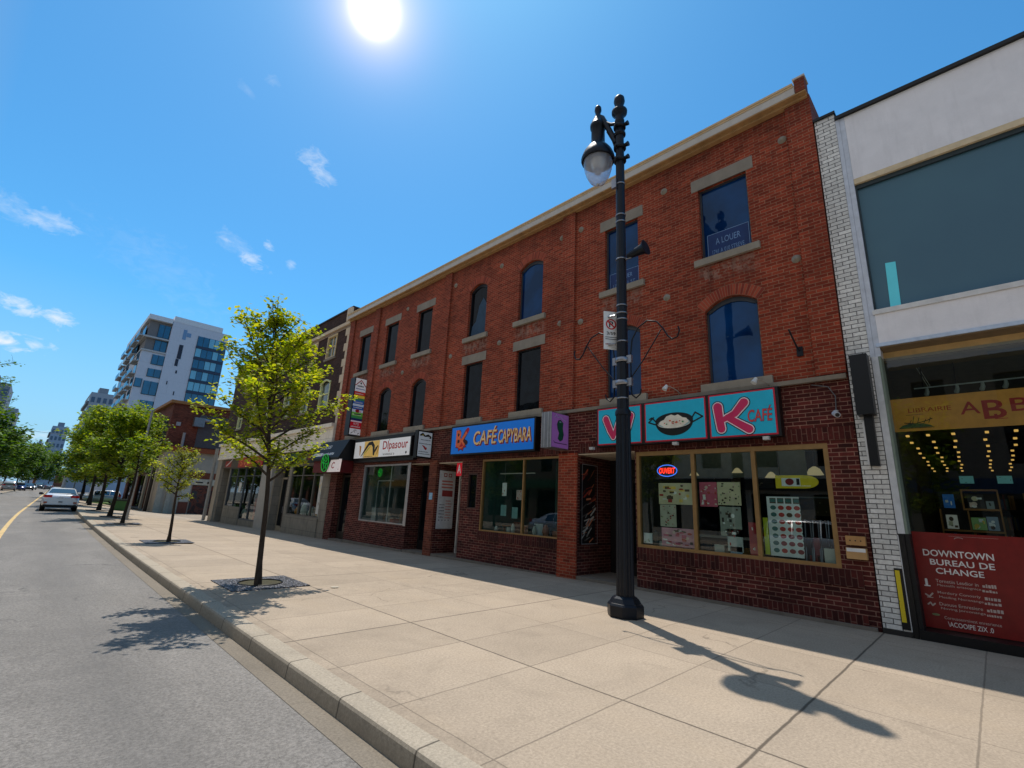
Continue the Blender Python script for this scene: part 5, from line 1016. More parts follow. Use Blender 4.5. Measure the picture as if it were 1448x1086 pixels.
t = thing('litter_bin', 'green litter bin standing on the pavement beyond the street trees', 'bin', (5.4, 47.8, gz(5.4, 47.8))); z = gz(5.4, 47.8)
m = MB(); m.box(5.1, 5.85, 47.5, 48.1, z, z+.72); m.build('body', C((46, 92, 40)), t); m = MB(); m.box(5.05, 5.9, 47.45, 48.15, z+.722, z+.86); m.build('lid', C((26, 40, 26)), t)

# ------------------------------------------------------------------ towers
T = thing('white_tower', 'tall white eleven storey block with bands of blue glass', 'building', (20, 145, 0))
YT = 130
tp_ = lambda name, mat, *bx: piece(name, mat, *bx, parent=T)
wt = stone_mat((200, 202, 212), (6, 3.2), var=.05, dirt=.12)
tp_('wall', wt, (16.3, 27.9, YT, 165, -1.3, 39.6)); tp_('wall', wt, (11.9, 16.28, YT+.3, 165, -1.3, 31.6)); tp_('setback_wall', C((120, 116, 116), .8), (12.2, 16.28, YT+1.0, 160, 31.6, 38.9))
tp_('roof_edge', C((216, 216, 220)), (11.7, 16.2, YT-.1, 165, 38.9, 40.0), (16.4, 26.4, YT-.05, 160, 39.603, 40.9)); tp_('roof_edge', C((130, 130, 134)), (17, 22, YT+2, YT+8, 40.903, 41.5))
tp_('floor_slab', C((180, 178, 178)), (11.6, 16.28, YT, 164, 34.6, 34.95), (11.7, 16.28, YT, 164, 31.4, 31.75))
def twin(x0, x1, z0, z1, n, y=YT, parent=T):
    m = MB(); m.box(x0, x1, y-.05, y-.002, z0, z1); w = m.build('window', M['glass_tower'], parent)
    m = MB()
    for k in range(n+1): xx = x0+(x1-x0)*k/n; m.box(xx-.05, xx+.05, y-.12, y-.053, z0, z1)
    m.box(x0, x1, y-.11, y-.053, z0, z0+.12); m.build('frame', C((40, 62, 76), .5), w); return w
lm = C((120, 176, 196), .3, .2)
for k in range(8):
    z = 35.2-k*2.75
    w = twin(21.7, 27.7, z-.2, z+1.9+.4, 5); m = MB(); rr = random.Random(k)
    for q in range(5):
        if rr.random() < .45: m = MB(); m.box(21.75+1.2*q, 22.85+1.2*q, YT-.08, YT-.052, z+.0, z+2.2); m.build('blind', lm, w)
    tp_('spandrel', C((52, 62, 84), .6), (21.6, 27.8, YT-.2, YT-.002, z-.75, z-.22))
twin(14.0, 16.2, 35.2, 38.3, 2, YT+.98); twin(13.9, 16.2, 31.9, 34.5, 2, YT+.98); twin(14.0, 16.25, 28.6, 30.9, 2, YT+.28); twin(13.8, 16.2, 25.7, 27.6, 2, YT+.28); twin(13.6, 16.2, 21.6, 24.7, 2, YT+.28); twin(13.8, 16.2, 18.6, 20.3, 2, YT+.28)
twin(12.0, 13.2, 23, 25, 1, YT+.28)
tp_('service_slot', C((40, 44, 60)), (18.4, 19.2, YT-.06, YT-.002, 31, 34.4), (18.3, 18.9, YT-.06, YT-.002, 29.2, 30.9), (18.8, 19.1, YT-.06, YT-.002, 27.5, 28.2), (17.6, 17.8, YT-.06, YT-.002, 24.6, 25.4), (19.3, 19.5, YT-.06, YT-.002, 22.4, 23.3)); tp_('mark', C((110, 146, 184)), (18.6, 19.3, YT-.05, YT-.002, 35.8, 38.2), (19.35, 20.2, YT-.05, YT-.002, 36.6, 37.6))
for k in range(11):       # balconies on the street side
    z = 5+3*k; 
    for q, (ya, yb) in enumerate(((131.5, 137), (139, 146), (148, 154), (156, 163))):
        if (k+q) % 5 == 4: continue
        m = MB(); m.box(10.9, 11.88, ya, yb, z, z+.2); bl = m.build('balcony', C((170, 168, 168)), T)
        m = MB(); m.box(10.88, 10.92, ya, yb, z+.2, z+1.25); m.build('balustrade', M['glass_tower'], bl)
        m = MB(); m.box(11.84, 11.895, ya+.5, yb-.4, z+.3, z+2.6); m.build('glazing', M['glass_tower'], bl)
def block(name, label, x0, x1, y0, y1, h, c, rows, cols_, seed=1, roofbox=True):
    t = thing(name, label, 'building', ((x0+x1)/2, y0, 0)); piece('wall', stone_mat(c, var=.06, dirt=.2), (x0, x1, y0, y1, -1.3, h), parent=t)
    if roofbox: piece('roof_box', C(tuple(int(v*.8) for v in c)), (x0+(x1-x0)*.3, x0+(x1-x0)*.7, y0+2, y0+8, h, h+2), parent=t)
    gm_ = C((74, 96, 118), .25)
    for i in range(rows):
        for j in range(cols_):
            z = h-2.6-i*3.2; w = (x1-x0)/cols_
            if z < 4: continue
            m = MB(); m.box(x0+w*(j+.2), x0+w*(j+.8), y0-.06, y0-.002, z-.6, z+1.1); m.build('window', gm_, t)
        if z > 4: piece('balcony_band', C(tuple(int(v*.7) for v in c)), (x0-.6, x0, y0+1, y1-1, z-1.2, z-.3), parent=t); piece('window', gm_, (x0-.05, x0-.002, y0+2, y1-2, z-.25, z+1.2), parent=t)
    return t
block('grey_tower', 'grey apartment block left of the white tower, above the trees', 8.6, 14.5, 200, 225, 30.5, (150, 160, 170), 8, 4); block('far_tower', 'slim far off grey tower beside the end of the street', 3.0, 8.5, 300, 330, 27, (140, 158, 178), 7, 4)
block('grey_tower', 'tall grey block at the left edge above the trees', -16, -7.9, 172, 190, 25.4, (130, 142, 158), 6, 5); block('grey_tower', 'lower grey block stepping down beside the leftmost tower', -12, -6.2, 200, 215, 22.3, (150, 162, 174), 5, 4, roofbox=False)
block('low_building', 'small pale block closing the far end of the street', -.8, 2.4, 420, 440, 26, (150, 164, 180), 5, 3); block('low_building', 'low brick building at the far end of the street', 2, 16, 330, 345, 9, (150, 90, 66), 2, 5, roofbox=False)
# the other side of the street (mirrored in the shop glass)
for i, (y0, y1, h, c) in enumerate(((-24, -10, 8, (170, 150, 124)), (-9.5, 4, 10, (112, 104, 94)), (4.5, 19, 7.5, (190, 184, 170)), (19.5, 36, 11, (110, 96, 84)), (37, 58, 8.5, (176, 164, 146)), (60, 84, 12, (150, 92, 70)))):
    t = thing('shop_building', 'shop building across the street, seen only mirrored in the glass', 'building', (-12.5, y0, 0), 'buildings across the street'); mb = MB(); ops = []
    n = int((y1-y0)/3)
    for k in range(n):
        a = y0+1+(y1-y0-1)*k/n; ops.append((a, a+1.3, 4.6, 6.4))
        if h > 9: ops.append((a, a+1.3, 7.4, 9))
        ops.append((a-.5, a+1.7, .6, 3.0))
    wall_open(mb, -12.5, y0, y1, -1, h, ops, -.2); mb.face([(-12.5, y0, h), (-12.5, y1, h), (-26, y1, h), (-26, y0, h)]); mb.face([(-12.5, y0, -1), (-26, y0, -1), (-26, y0, h), (-12.5, y0, h)]); mb.face([(-12.5, y1, -1), (-26, y1, -1), (-26, y1, h), (-12.5, y1, h)])
    mb.build('wall', stone_mat(c, var=.12, dirt=.4), t); piece('glazing', M['glass_dark'], (-12.75, -12.7, y0+.1, y1-.1, .3, h-.2), parent=t); piece('fascia', C(((150, 40, 34), (30, 60, 90), (40, 40, 40), (60, 100, 70), (180, 130, 50), (50, 50, 60))[i]), (-12.5, -12.3, y0+.3, y1-.3, 3.2, 3.9), parent=t)

# ------------------------------------------------------------------ trees
def make_tree(name, label, x, y, h, cb, r, nleaf, ls, leaf, seed, lean=(0, 0), group=None, trunk_r=.06, prof='cone', bark='bark', limbs=22, z0=0, squash=1.):
    rnd = random.Random(seed); t = thing(name, label, 'tree', (x, y, z0), group)
    mb = MB(); ax = lambda z: Vector((x+lean[0]*z+.04*math.sin(z*1.7+seed), y+lean[1]*z+.04*math.cos(z*1.3+seed), z0+z))
    n = 14; mb.tube([ax(h*.97*k/n) for k in range(n+1)], [trunk_r*(1.35 if k == 0 else 1)*(1-.88*k/n) for k in range(n+1)], 8)
    twigs = []
    for i in range(limbs):
        f = (i+.5)/limbs; zb = cb*.95+(h*.95-cb*.95)*f**.95
        env = (.72+1.4*f if f < .2 else 1.0*((1-f)/.8)**.85+.14) if prof == 'cone' else (math.sin(math.pi*min(.12+f*.86, 1))**.6)
        L = r*env*(rnd.uniform(.5, 1.25) if prof == 'cone' else rnd.uniform(.65, 1.2)); a = i*2.399+rnd.uniform(-.35, .35); up_ = rnd.uniform(.5, .85)+f*.6 if prof == 'cone' else rnd.uniform(.2, .5)+f*.9
        p0 = ax(zb*.93 if zb*.93 > cb*.8 else zb); d = Vector((math.cos(a), math.sin(a)*squash, up_)).normalized(); pts = [p0]; nn = 6
        for k in range(nn):
            d = (d+Vector((rnd.uniform(-.16, .16), rnd.uniform(-.16, .16), rnd.uniform(-.12, .1)))).normalized(); pts.append(pts[-1]+d*L/nn*1.05)
        r0 = trunk_r*.34*(1-.6*f)+.006
        mb.tube(pts, [r0*(1-.85*k/nn)+.002 for k in range(nn+1)], 5)
        twigs.append((pts, L))
        for k in range(2, nn+1):
            for q in range(2):
                dd = (d+Vector((rnd.uniform(-.9, .9), rnd.uniform(-.9, .9), rnd.uniform(-.35, .55)))).normalized(); l2 = L*rnd.uniform(.18, .42)*(1.15-.1*k)
                tp2 = [pts[k]]
                for j in range(3): dd = (dd+Vector((rnd.uniform(-.2, .2), rnd.uniform(-.2, .2), rnd.uniform(-.15, .15)))).normalized(); tp2.append(tp2[-1]+dd*l2/3)
                mb.tube(tp2, [r0*.3, r0*.22, r0*.15, .002], 4, cap=False); twigs.append((tp2, l2*1.6))
    mb.build('trunk', M[bark], t)
    twigs.append(([ax(h*.86), ax(h*.9), ax(h*.94), ax(h*.97), ax(h)], h*.09))
    # leaves hang in tufts along the twigs
    cr = MB(); tot = sum(w[1] for w in twigs)
    for pts, L in twigs:
        m_ = max(1, int(nleaf*L/tot)); k = 0
        while k < m_:
            q = rnd.random()**.8*(len(pts)-1)*.999; i = int(q); c0 = pts[i].lerp(pts[i+1], q-i)
            if pts[0] is not None and len(pts) == 7 and q < 1.6: k += 1; continue
            tuft = rnd.randint(3, 7); c0 = c0+Vector((rnd.gauss(0, 1), rnd.gauss(0, 1), rnd.gauss(0, .8)))*ls*.7
            for _ in range(tuft):
                c = c0+Vector((rnd.gauss(0, 1), rnd.gauss(0, 1), rnd.gauss(0, .8)))*ls*.85
                a = rnd.uniform(0, 6.28); u = Vector((math.cos(a), math.sin(a), rnd.uniform(-.75, .35))).normalized(); nrm = Vector((rnd.uniform(-.7, .7), rnd.uniform(-.7, .7), 1)); v = u.cross(nrm).normalized()
                s_ = ls*rnd.uniform(.65, 1.25); fold = u.cross(v)*s_*rnd.uniform(-.12, .12)
                cr.face([c-u*s_*.55, c-u*s_*.1+v*s_*.42+fold, c+u*s_*.62+fold*.5, c-u*s_*.1-v*s_*.42+fold]); k += 1
    cr.build('crown', M[leaf], t); return t
nt = make_tree('street_tree', 'nearest young street tree with a thin trunk and loose yellow green crown', 3.32, 9.51, 5.65, 2.0, 1.55, 8800, .072, 'leafA', 5, lean=(-.1, .035), trunk_r=.054, limbs=38)
make_tree('street_tree', 'small sapling with a round yellowish crown, second tree along the kerb', 3.45, 18.42, 2.95, 1.5, .72, 2600, .062, 'leafD', 8, trunk_r=.05, prof='round', limbs=20)
G = 'street trees lining the pavement'
make_tree('street_tree', 'slim dark trunked tree, third along the kerb', 3.4, 27.6, 4.2, 2.5, .8, 1700, .1, 'leafB', 11, trunk_r=.07, prof='round', limbs=18, group=G, bark='bark2')
make_tree('street_tree', 'broad green tree with forked limbs, fourth along the kerb', 3.55, 34, 5.9, 2.2, 1.95, 9500, .13, 'leafB', 12, trunk_r=.1, prof='round', limbs=30, group=G, bark='bark2')
make_tree('street_tree', 'green tree behind the forked one, fifth along the kerb', 3.7, 42, 7.0, 2.3, 2.6, 9500, .16, 'leafB', 13, trunk_r=.11, prof='round', limbs=28, group=G, bark='bark2')
make_tree('street_tree', 'tree above the silver car, sixth along the kerb', 3.9, 52, 7.6, 2.4, 3.1, 8500, .2, 'leafB', 14, trunk_r=.12, prof='round', limbs=26, group=G, bark='bark2')
for i, (x, y, h, r) in enumerate(((4.9, 66, 8.8, 3.6), (5.2, 82, 9.2, 4.2), (6.6, 104, 9, 3.8), (8.5, 130, 10, 4.6))):
    make_tree('distant_tree', ['tree beyond the litter bin, nearest of the far row', 'second tree of the far row on the right', 'third tree of the far row on the right', 'last tree of the far row on the right'][i], x, y, h, 2.4, r, 4200, .34, 'leafC' if i % 2 else 'leafB', 30+i, trunk_r=.14, prof='round', limbs=20, bark='bark2', z0=-.3)
for i, (x, y, h, r) in enumerate(((-5.6, 62, 9.2, 3.4), (-4.9, 78, 9.6, 3.6), (-4.9, 96, 9.6, 3.9), (-4.3, 116, 10, 4.2), (-3.2, 140, 10.5, 4.4), (-1.7, 168, 10, 4.6), (.3, 205, 10, 5.0), (-9.5, 110, 12, 5), (5.5, 235, 12, 6))):
    make_tree('roadside_tree', 'dark green tree lining the opposite side of the road, number %s from the front' % ('one two three four five six seven eight nine'.split()[i]), x, y, h, 2.2, r, 4600, .3+.001*y, 'leafC', 50+i, trunk_r=.16, prof='round', limbs=22, bark='bark2', z0=-.1)
# branch reaching in from the left
make_tree('roadside_tree', 'tall tree whose thin branch tips reach in at the left edge above the grey block', -4.6, 44, 9.4, 3.4, 4.1, 3600, .13, 'leafC', 73, trunk_r=.16, prof='round', limbs=26, bark='bark2')
for i, y in enumerate((-12, 2, 14, 27)):
    make_tree('roadside_tree', 'tree across the street seen only mirrored in the shop glass', -6.2, y, 6.5, 2.2, 2.1, 2200, .2, 'leafB', 90+i, trunk_r=.09, prof='round', limbs=18, group='trees across the street')
# tree grates ------------------------------------------------------------
def grate_mat():
    s = NT('cast iron grate'); P = s.pos(); o = s.sep(P); v = s.n('ShaderNodeTexVoronoi'); v.inputs['Scale'].default_value = 26; s.l(P, v.inputs['Vector'])
    cc = s.mix(s.ramp(v.outputs['Distance'], .28, .42), (.22, .22, .25), (.02, .02, .022)); s.bsdf(cc, .55, .3, bump=v.outputs['Distance'], bs=.8, bd=.02); return s.m
gmat = grate_mat()
def grate(x, y, s, lab):
    t = thing('tree_grate', lab, 'tree grate', (x, y, 0)); hole = .35*s/1.1
    m = MB(); n = 32; ring = [(x+hole*math.cos(2*math.pi*k/n), y+hole*math.sin(2*math.pi*k/n), .012) for k in range(n)]
    def sq(a): c, q = math.cos(a), math.sin(a); f = s*.56/max(abs(c), abs(q)); return (x+c*f, y+q*f, .012)
    m.grid([[sq(2*math.pi*k/n) for k in range(n)], ring], 0, False, True); m.grid([[sq(2*math.pi*k/n)[:2]+(.0,) for k in range(n)], [sq(2*math.pi*k/n) for k in range(n)]], 0, False, True)
    m.build('grate_plate', gmat, t)
    m = MB(); m.tube([(p_[0], p_[1], .016) for p_ in ring+[ring[0]]], .012, 6); m.build('rim', M['blackp'], t)
    sm = NT('soil'); sm.bsdf(sm.mix(sm.noise(sm.pos(), 18, 6), (.03, .026, .018), (.09, .08, .03)), .95, bump=sm.noise(sm.pos(), 50, 3), bs=1)
    m = MB(); m.disc(lambda u, v, d=0: (x+u, y+v, .006), 0, 0, hole, hole, 24); m.build('soil', sm.m, t)
grate(3.4, 9.75, 1.16, 'square dark iron grate around the foot of the nearest tree'); grate(3.45, 18.42, 1.1, 'square iron grate around the foot of the small sapling')
for i, (x, y) in enumerate(((3.4, 27.6), (3.75, 34), (3.7, 42), (3.9, 52))): grate(x, y, 1.1, ['iron grate at the third tree', 'iron grate at the fourth tree', 'iron grate at the fifth tree', 'iron grate at the sixth tree'][i])
# small lids in the paving
m = MB(); m.disc(lambda u, v, d=0: (u, v, .006), 4.35, 8.75, .07, .07, 20); tag(m.build('valve_lid', C((190, 180, 160)), loc=(4.35, 8.75, 0)), 'small round pale valve lid in the paving right of the nearest tree', 'lid')

# ------------------------------------------------------------------ street lamp
lx, ly = 7.03, 4.33
L = thing('street_lamp', 'tall black cast iron street lamp with a glass globe and fluted shaft', 'street lamp', (lx, ly, 0))
m = MB(); m.lathe(lx, ly, [(.27, .0), (.28, .015), (.285, .05), (.285, .17), (.262, .2), (.25, .205), (.21, .27), (.17, .3)], 8, sm=False, rot=.39); m.build('base', M['black'], L)
m = MB(); nfl = 16
def flute(r0, r1, z0, z1):
    rows = []
    for z, r in ((z0, r0), (z1, r1)):
        rows.append([(lx+r*(1-(.09 if k % 2 else 0))*math.cos(2*math.pi*k/32), ly+r*(1-(.09 if k % 2 else 0))*math.sin(2*math.pi*k/32), z) for k in range(32)])
    m.grid(rows, 0, False, True)
flute(.142, .125, .3, 3.2); m.lathe(lx, ly, [(.136, 3.2), (.136, 3.26), (.12, 3.3)], 20); m.build('lower_shaft', M['black'], L)
m = MB(); m.lathe(lx, ly, [(.104, 3.3), (.092, 5.6), (.082, 9.0)], 12, sm=False); m.build('upper_shaft', M['black'], L)
m = MB(); m.lathe(lx, ly, [(.09, 9.0), (.12, 9.02), (.12, 9.06), (.09, 9.1), (.085, 9.3), (.1, 9.33), (.1, 9.38), (.085, 9.42), (.09, 9.5), (.155, 9.56), (.16, 9.62), (.1, 9.67), (.08, 9.74), (.09, 9.78), (.115, 9.86), (.105, 9.95), (.05, 10.02), (.001, 10.03)], 18); m.build('finial', M['black'], L)
m = MB()
for z in (8.42, 8.72, 9.22):
    m.lathe(lx, ly, [(.11, z-.04), (.125, z-.03), (.125, z+.03), (.11, z+.04)], 14); m.tube([(lx, ly-.1, z), (lx, ly-.2, z)], [.03, .05], 8); m.tube([(lx-.1, ly, z-.02), (lx-.16, ly, z-.02)], [.03, .03], 8)
m.build('collar', M['black'], L)
gx, gy = lx, ly+.53
m = MB(); m.tube([(lx, ly+.08, 8.9), (lx, ly+.2, 9.2), (lx, ly+.32, 9.48), (lx, ly+.42, 9.74), (lx, ly+.5, 9.83)], [.05, .055, .06, .05, .04], 8); m.tube([(lx, ly+.05, 9.35), (lx, ly+.2, 9.42), (lx, ly+.34, 9.56)], .035, 8)
m.tube([(lx, ly+.1, 8.75), (lx, ly+.17, 9.0), (lx, ly+.3, 9.3)], .018, 6); m.build('bracket_arm', M['black'], L)
m = MB(); m.lathe(gx, gy, [(.34, 8.68), (.355, 8.72), (.345, 8.78), (.3, 8.9), (.22, 9.02), (.16, 9.08), (.145, 9.12), (.142, 9.5), (.165, 9.52), (.17, 9.6), (.15, 9.62), (.13, 9.7), (.09, 9.78), (.07, 9.84), (.05, 9.9), (.075, 9.98), (.07, 10.06), (.03, 10.12), (.001, 10.14)], 24); hd = m.build('lantern_hood', M['black'], L)
m = MB(); m.lathe(gx, gy, [(.3, 8.7), (.302, 8.64), (.285, 8.5), (.24, 8.34), (.16, 8.2), (.08, 8.14), (.02, 8.125), (.001, 8.125)], 28); m.build('globe', M['globe'], hd)
m = MB(); m.lathe(gx, gy, [(.2, 8.74), (.15, 8.6), (.1, 8.48)], 16); m.build('reflector', C((190, 180, 160), .3, .6), hd)
m = MB(); m.lathe(gx, gy, [(.06, 8.6), (.075, 8.45), (.07, 8.4), (.02, 8.36)], 12); m.build('lamp_bulb', C((90, 96, 104), .3, .3), hd)
m = MB(); m.lathe(gx, gy, [(.035, 8.13), (.03, 8.11), (.001, 8.1)], 10); m.build('globe_cap', C((190, 190, 190), .4, .5), hd)
for z in (7.85, 7.15, 7.0, 6.2, 5.25, 5.1, 4.98, 4.55, 3.5):
    m = MB(); m.lathe(lx, ly, [(.102-(z-3.5)*.003, z-.012), (.11-(z-3.5)*.003, z-.01), (.11-(z-3.5)*.003, z+.01), (.102-(z-3.5)*.003, z+.012)], 18); m.build('clamp_band', M['tin'], L)
for z in (4.2, 3.78):
    m = MB(); m.lathe(lx, ly, [(.12, z-.04), (.13, z-.035), (.13, z+.035), (.12, z+.04)], 18); m.box(lx-.03, lx+.03, ly+.1, ly+.19, z-.07, z+.07); m.box(lx-.03, lx+.03, ly-.19, ly-.1, z-.07, z+.07); m.build('clamp_band', M['tin'], L)
m = MB(); m.box(lx-.13, lx-.07, ly+.02, ly+.12, 7.75, 7.95); m.build('sensor_box', M['tin'], L)
m = MB()
for s_ in (-1, 1):
    q = lambda a, z: (lx, ly+s_*a, z)
    m.tube([q(.17, 3.62), q(.17, 4.3), q(.2, 4.55), q(.32, 4.75), q(.5, 4.84), q(.68, 4.78), q(.8, 4.62), q(.87, 4.48), q(.95, 4.4), q(1.04, 4.42), q(1.08, 4.52), q(1.06, 4.6)], .014, 6)
    m.tube([q(.17, 3.85), q(.4, 4.12), q(.62, 4.42), q(.76, 4.62), q(.84, 4.56)], .011, 6); m.tube([q(.17, 3.7), q(.18, 3.55), q(.26, 3.48), q(.34, 3.54), q(.36, 3.62)], .014, 6)
m.build('scroll_arm', M['black'], L)
# things fixed to the lamp post
t = thing('parking_sign', 'white parking rule sign with a red circle strapped to the lamp post', 'sign', (lx, ly+.12, 4.5))
fp = lambda u, v, d=0: (lx-.2+.28*u*.8-d*.6, ly+.26-.28*u*.6-d*.8, 4.42+v*.74)
m = MB(); P = [fp(u, v, d) for d in (0, -.006) for u, v in ((0, 0), (1, 0), (1, 1), (0, 1))]
for q in ((0, 1, 2, 3), (7, 6, 5, 4), (0, 4, 5, 1), (1, 5, 6, 2), (2, 6, 7, 3), (3, 7, 4, 0)): m.face([P[i] for i in q])
m.build('plate', C((222, 222, 218), .45), t)
m = MB(); cc_ = [(.5+.36*math.cos(a), .66+.14*math.sin(a)) for a in [2*math.pi*k/24 for k in range(25)]]
for k in range(24):
    (a, b), (c, e) = cc_[k], cc_[k+1]; s2 = .76; m.face([fp(a, b, .003), fp(c, e, .003), fp(.5+(c-.5)*s2, .66+(e-.66)*s2, .003), fp(.5+(a-.5)*s2, .66+(b-.66)*s2, .003)], 0)
text(m, 'P', fp, .36, .64, .58, .74, .0035, 1, .02); m.face([fp(*q, .0045) for q in ((.22, .73), (.28, .76), (.78, .59), (.72, .56))], 0)
text(m, '3/59', fp, .2, .8, .38, .46, .003, 1, .02); rect(m, fp, .1, .9, .31, .325, .003, 1); rect(m, fp, .1, .9, .26, .275, .003, 1); scribble(m, fp, .12, .85, .12, .16, .003, 2, 7)
m.build('print', [C((190, 30, 34)), M['blackp'], C((150, 60, 60))], t)
m = MB(); m.tube([(lx-.1, ly+.08, 5.05), (lx-.14, ly+.2, 5.04)], .02, 6); m.tube([(lx-.1, ly+.08, 4.5), (lx-.14, ly+.2, 4.5)], .02, 6); m.build('strap', M['tin'], t)
t = thing('horn_speaker', 'black horn loudspeaker clamped to the lamp post', 'loudspeaker', (lx, ly-.3, 6.2))
m = MB(); m.tube([(lx, ly-.14, 6.22), (lx, ly-.3, 6.24), (lx+.0, ly-.46, 6.26), (lx, ly-.52, 6.27)], [.05, .075, .1, .15], 16); m.build('horn', M['black'], t)
m = MB(); m.tube([(lx, ly-.1, 6.18), (lx, ly-.22, 6.17)], .018, 6); m.build('bracket', M['tin'], t)

# ------------------------------------------------------------------ cars
def make_car(label, x, y, colr, heading=0, kind='sedan', group=None, z0=-.146, sc=1.):
    """heading 0: nose towards +Y"""
    t = thing('parked_car' if group else 'car', label, 'car', (0, 0, 0), group)
    if kind == 'sedan': st = [(0, .42, .72, .86, .78, .62), (.05, .3, .82, 1.0, .86, .74), (.25, .27, .86, 1.05, .89, .78), (.72, .26, .9, 1.1, .9, .74), (1.3, .2, .93, 1.41, .91, .58), (1.9, .2, .93, 1.46, .91, .6), (2.5, .2, .92, 1.43, .91, .6), (3.25, .2, .9, 1.04, .9, .7), (3.9, .24, .82, .92, .88, .72), (4.35, .28, .7, .8, .82, .62), (4.55, .36, .6, .66, .7, .5)]
    else: st = [(0, .5, .95, 1.1, .84, .7), (.06, .35, 1.0, 1.3, .9, .74), (.3, .3, 1.03, 1.66, .93, .7), (1.2, .25, 1.05, 1.74, .94, .7), (2.2, .25, 1.05, 1.74, .94, .7), (2.8, .25, 1.03, 1.66, .94, .7), (3.5, .28, 1.0, 1.14, .93, .78), (4.2, .3, .92, 1.04, .9, .74), (4.55, .38, .74, .86, .82, .6), (4.65, .45, .6, .7, .7, .5)]
    def sec(s_):
        y_, zb, zl, zt, wb, wt = s_; half = [(0, zb), (wb*.8, zb), (wb*.97, zb+.12), (wb, (zb+zl)/2), (wb*.99, zl-.03), (wb*.955, zl), (wt+(wb*.955-wt)*.12, zt-.06), (wt*.9, zt-.012), (wt*.5, zt), (0, zt)]
        return [(a, y_, b) for a, b in half]+[(-a, y_, b) for a, b in half[-2:0:-1]]
    m = MB(); rows = [sec(s_) for s_ in st]; m.grid(rows, 0, True, True); m.face(rows[0][::-1]); m.face(rows[-1]); bd = m
    parts = [('body', m, C(colr, .22, .25, .02, spec=.8))]
    g = MB(); dk = []
    i1 = [i for i, s_ in enumerate(st) if s_[3]-s_[2] > .3]; a, b = i1[0], i1[-1]
    def at_(i, j, o=.006): r_ = rows[i][j]; return Vector(r_)+Vector((o if r_[0] > 0 else -o if r_[0] < 0 else 0, 0, o))
    e = .012
    # rear and front screens
    for (i, k, nm) in ((a-1, a, 'rear_window'), (b+1, b, 'windscreen')):
        w = MB(); lo, hi = st[i], st[k]; dy = -e if nm == 'rear_window' else e
        def scr(f, q):
            y_ = lo[0]+(hi[0]-lo[0])*f; z = lo[3]+(hi[3]-lo[3])*f; hw = (lo[5]+(hi[5]-lo[5])*f)*.93; return (hw*q, y_+dy, z+.012)
        w.face([scr(.1, -1), scr(.1, 1), scr(.93, 1), scr(.93, -1)]); parts.append((nm, w, sheet_car))
    for sg in (-1, 1):
        w = MB(); P_ = []
        for i in range(a, b+1): s_ = st[i]; P_.append((s_[0], s_[2]+.05, s_[3]-.1, s_[4]*.955, s_[5]+(s_[4]*.955-s_[5])*.12))
        for i in range(len(P_)-1):
            q0, q1 = P_[i], P_[i+1]; w.face([(sg*(q0[3]+.0), q0[0]+.03, q0[1]), (sg*(q1[3]), q1[0]-.03, q1[1]), (sg*(q1[4]+.02), q1[0]-.03, q1[2]), (sg*(q0[4]+.02), q0[0]+.03, q0[2])])
        parts.append(('side_window', w, sheet_car))
    tl = MB(); hl = MB()
    for sg in (-1, 1):
        tl = MB(); z = .86 if kind == 'sedan' else 1.0; w = st[1][4]
        tl.grid([[(sg*(w*f), y_, z+dz*k) for f, y_ in ((.52, -.012), (.78, .0), (.96, .05), (1.01, .28))] for k, dz in ((0, 0), (1, .15))], 0, False); parts.append(('tail_light', tl, C((150, 16, 20), .2, 0, .05, .15)))
        rf = MB(); rf.box(sg*w*.72, sg*w*.92, -.03, .0, .5, .6); parts.append(('reflector', rf, C((170, 80, 50), .3)))
        hl = MB(); n1 = st[-2]; hl.grid([[(sg*n1[4]*f, n1[0]+dy, z) for f, dy in ((.5, .1), (.8, .03), (1.0, -.15))] for z in (n1[2]-.12, n1[2]+.02)], 0, False); parts.append(('headlight', hl, C((210, 216, 220), .15)))
        mr = MB(); mr.tube([(sg*.88, st[b][0]+.35, 1.0), (sg*1.0, st[b][0]+.33, 1.04)], [.03, .05], 6); mr.box(sg*.95, sg*1.13, st[b][0]+.27, st[b][0]+.37, .97, 1.12); parts.append(('wing_mirror', mr, C((18, 18, 20), .4)))
    bp_ = MB(); bp_.box(-.8, .8, -.05, .06, .28, .4); parts.append(('bumper_trim', bp_, C((16, 16, 17), .6)))
    pl = MB(); pl.box(-.16, .16, -.03, -.012, .8, .92); parts.append(('number_plate', pl, C((220, 224, 230), .4)))
    bg = MB(); bg.box(-.1, .1, -.045, -.028, .56, .62); parts.append(('badge', bg, C((60, 62, 66), .4)))
    ch = heading; rot = Matrix.Rotation(ch, 4, 'Z')
    for nm, q, mat in parts:
        q.v = [tuple(v) for v in q.v]; q.build(nm, mat, t)
    for yy in (.82, 3.6):
        for sg in (-1, 1):
            w = MB(); w.tube([(sg*.66, yy, .33), (sg*.68, yy, .33), (sg*.88, yy, .33), (sg*.9, yy, .33)], [.29, .33, .33, .29], 20); wh = w.build('wheel', C((15, 15, 16), .8), t)
            w = MB(); w.tube([(sg*.895, yy, .33), (sg*.915, yy, .33)], [.2, .17], 14); w.build('rim', M['tin'], wh)
            w = MB(); w.disc(lambda u, v, d=0: (sg*.906, yy+u, .33+v), 0, .03, .38, .38, 20, 0, 0, -.1, math.pi+.1); w.build('wheel_arch', C((10, 10, 11), .9), t)
    t.location = (x, y, z0); t.rotation_euler = (0, 0, heading); t.scale = (sc, sc, sc); return t
sheet_car = sheet_glass((16, 24, 32), .2, ripple=0)
make_car('silver saloon car driving away close to the kerb', 1.79, 42.6, (216, 218, 222), -.03, 'sedan')
GP = 'cars parked along the far kerb'
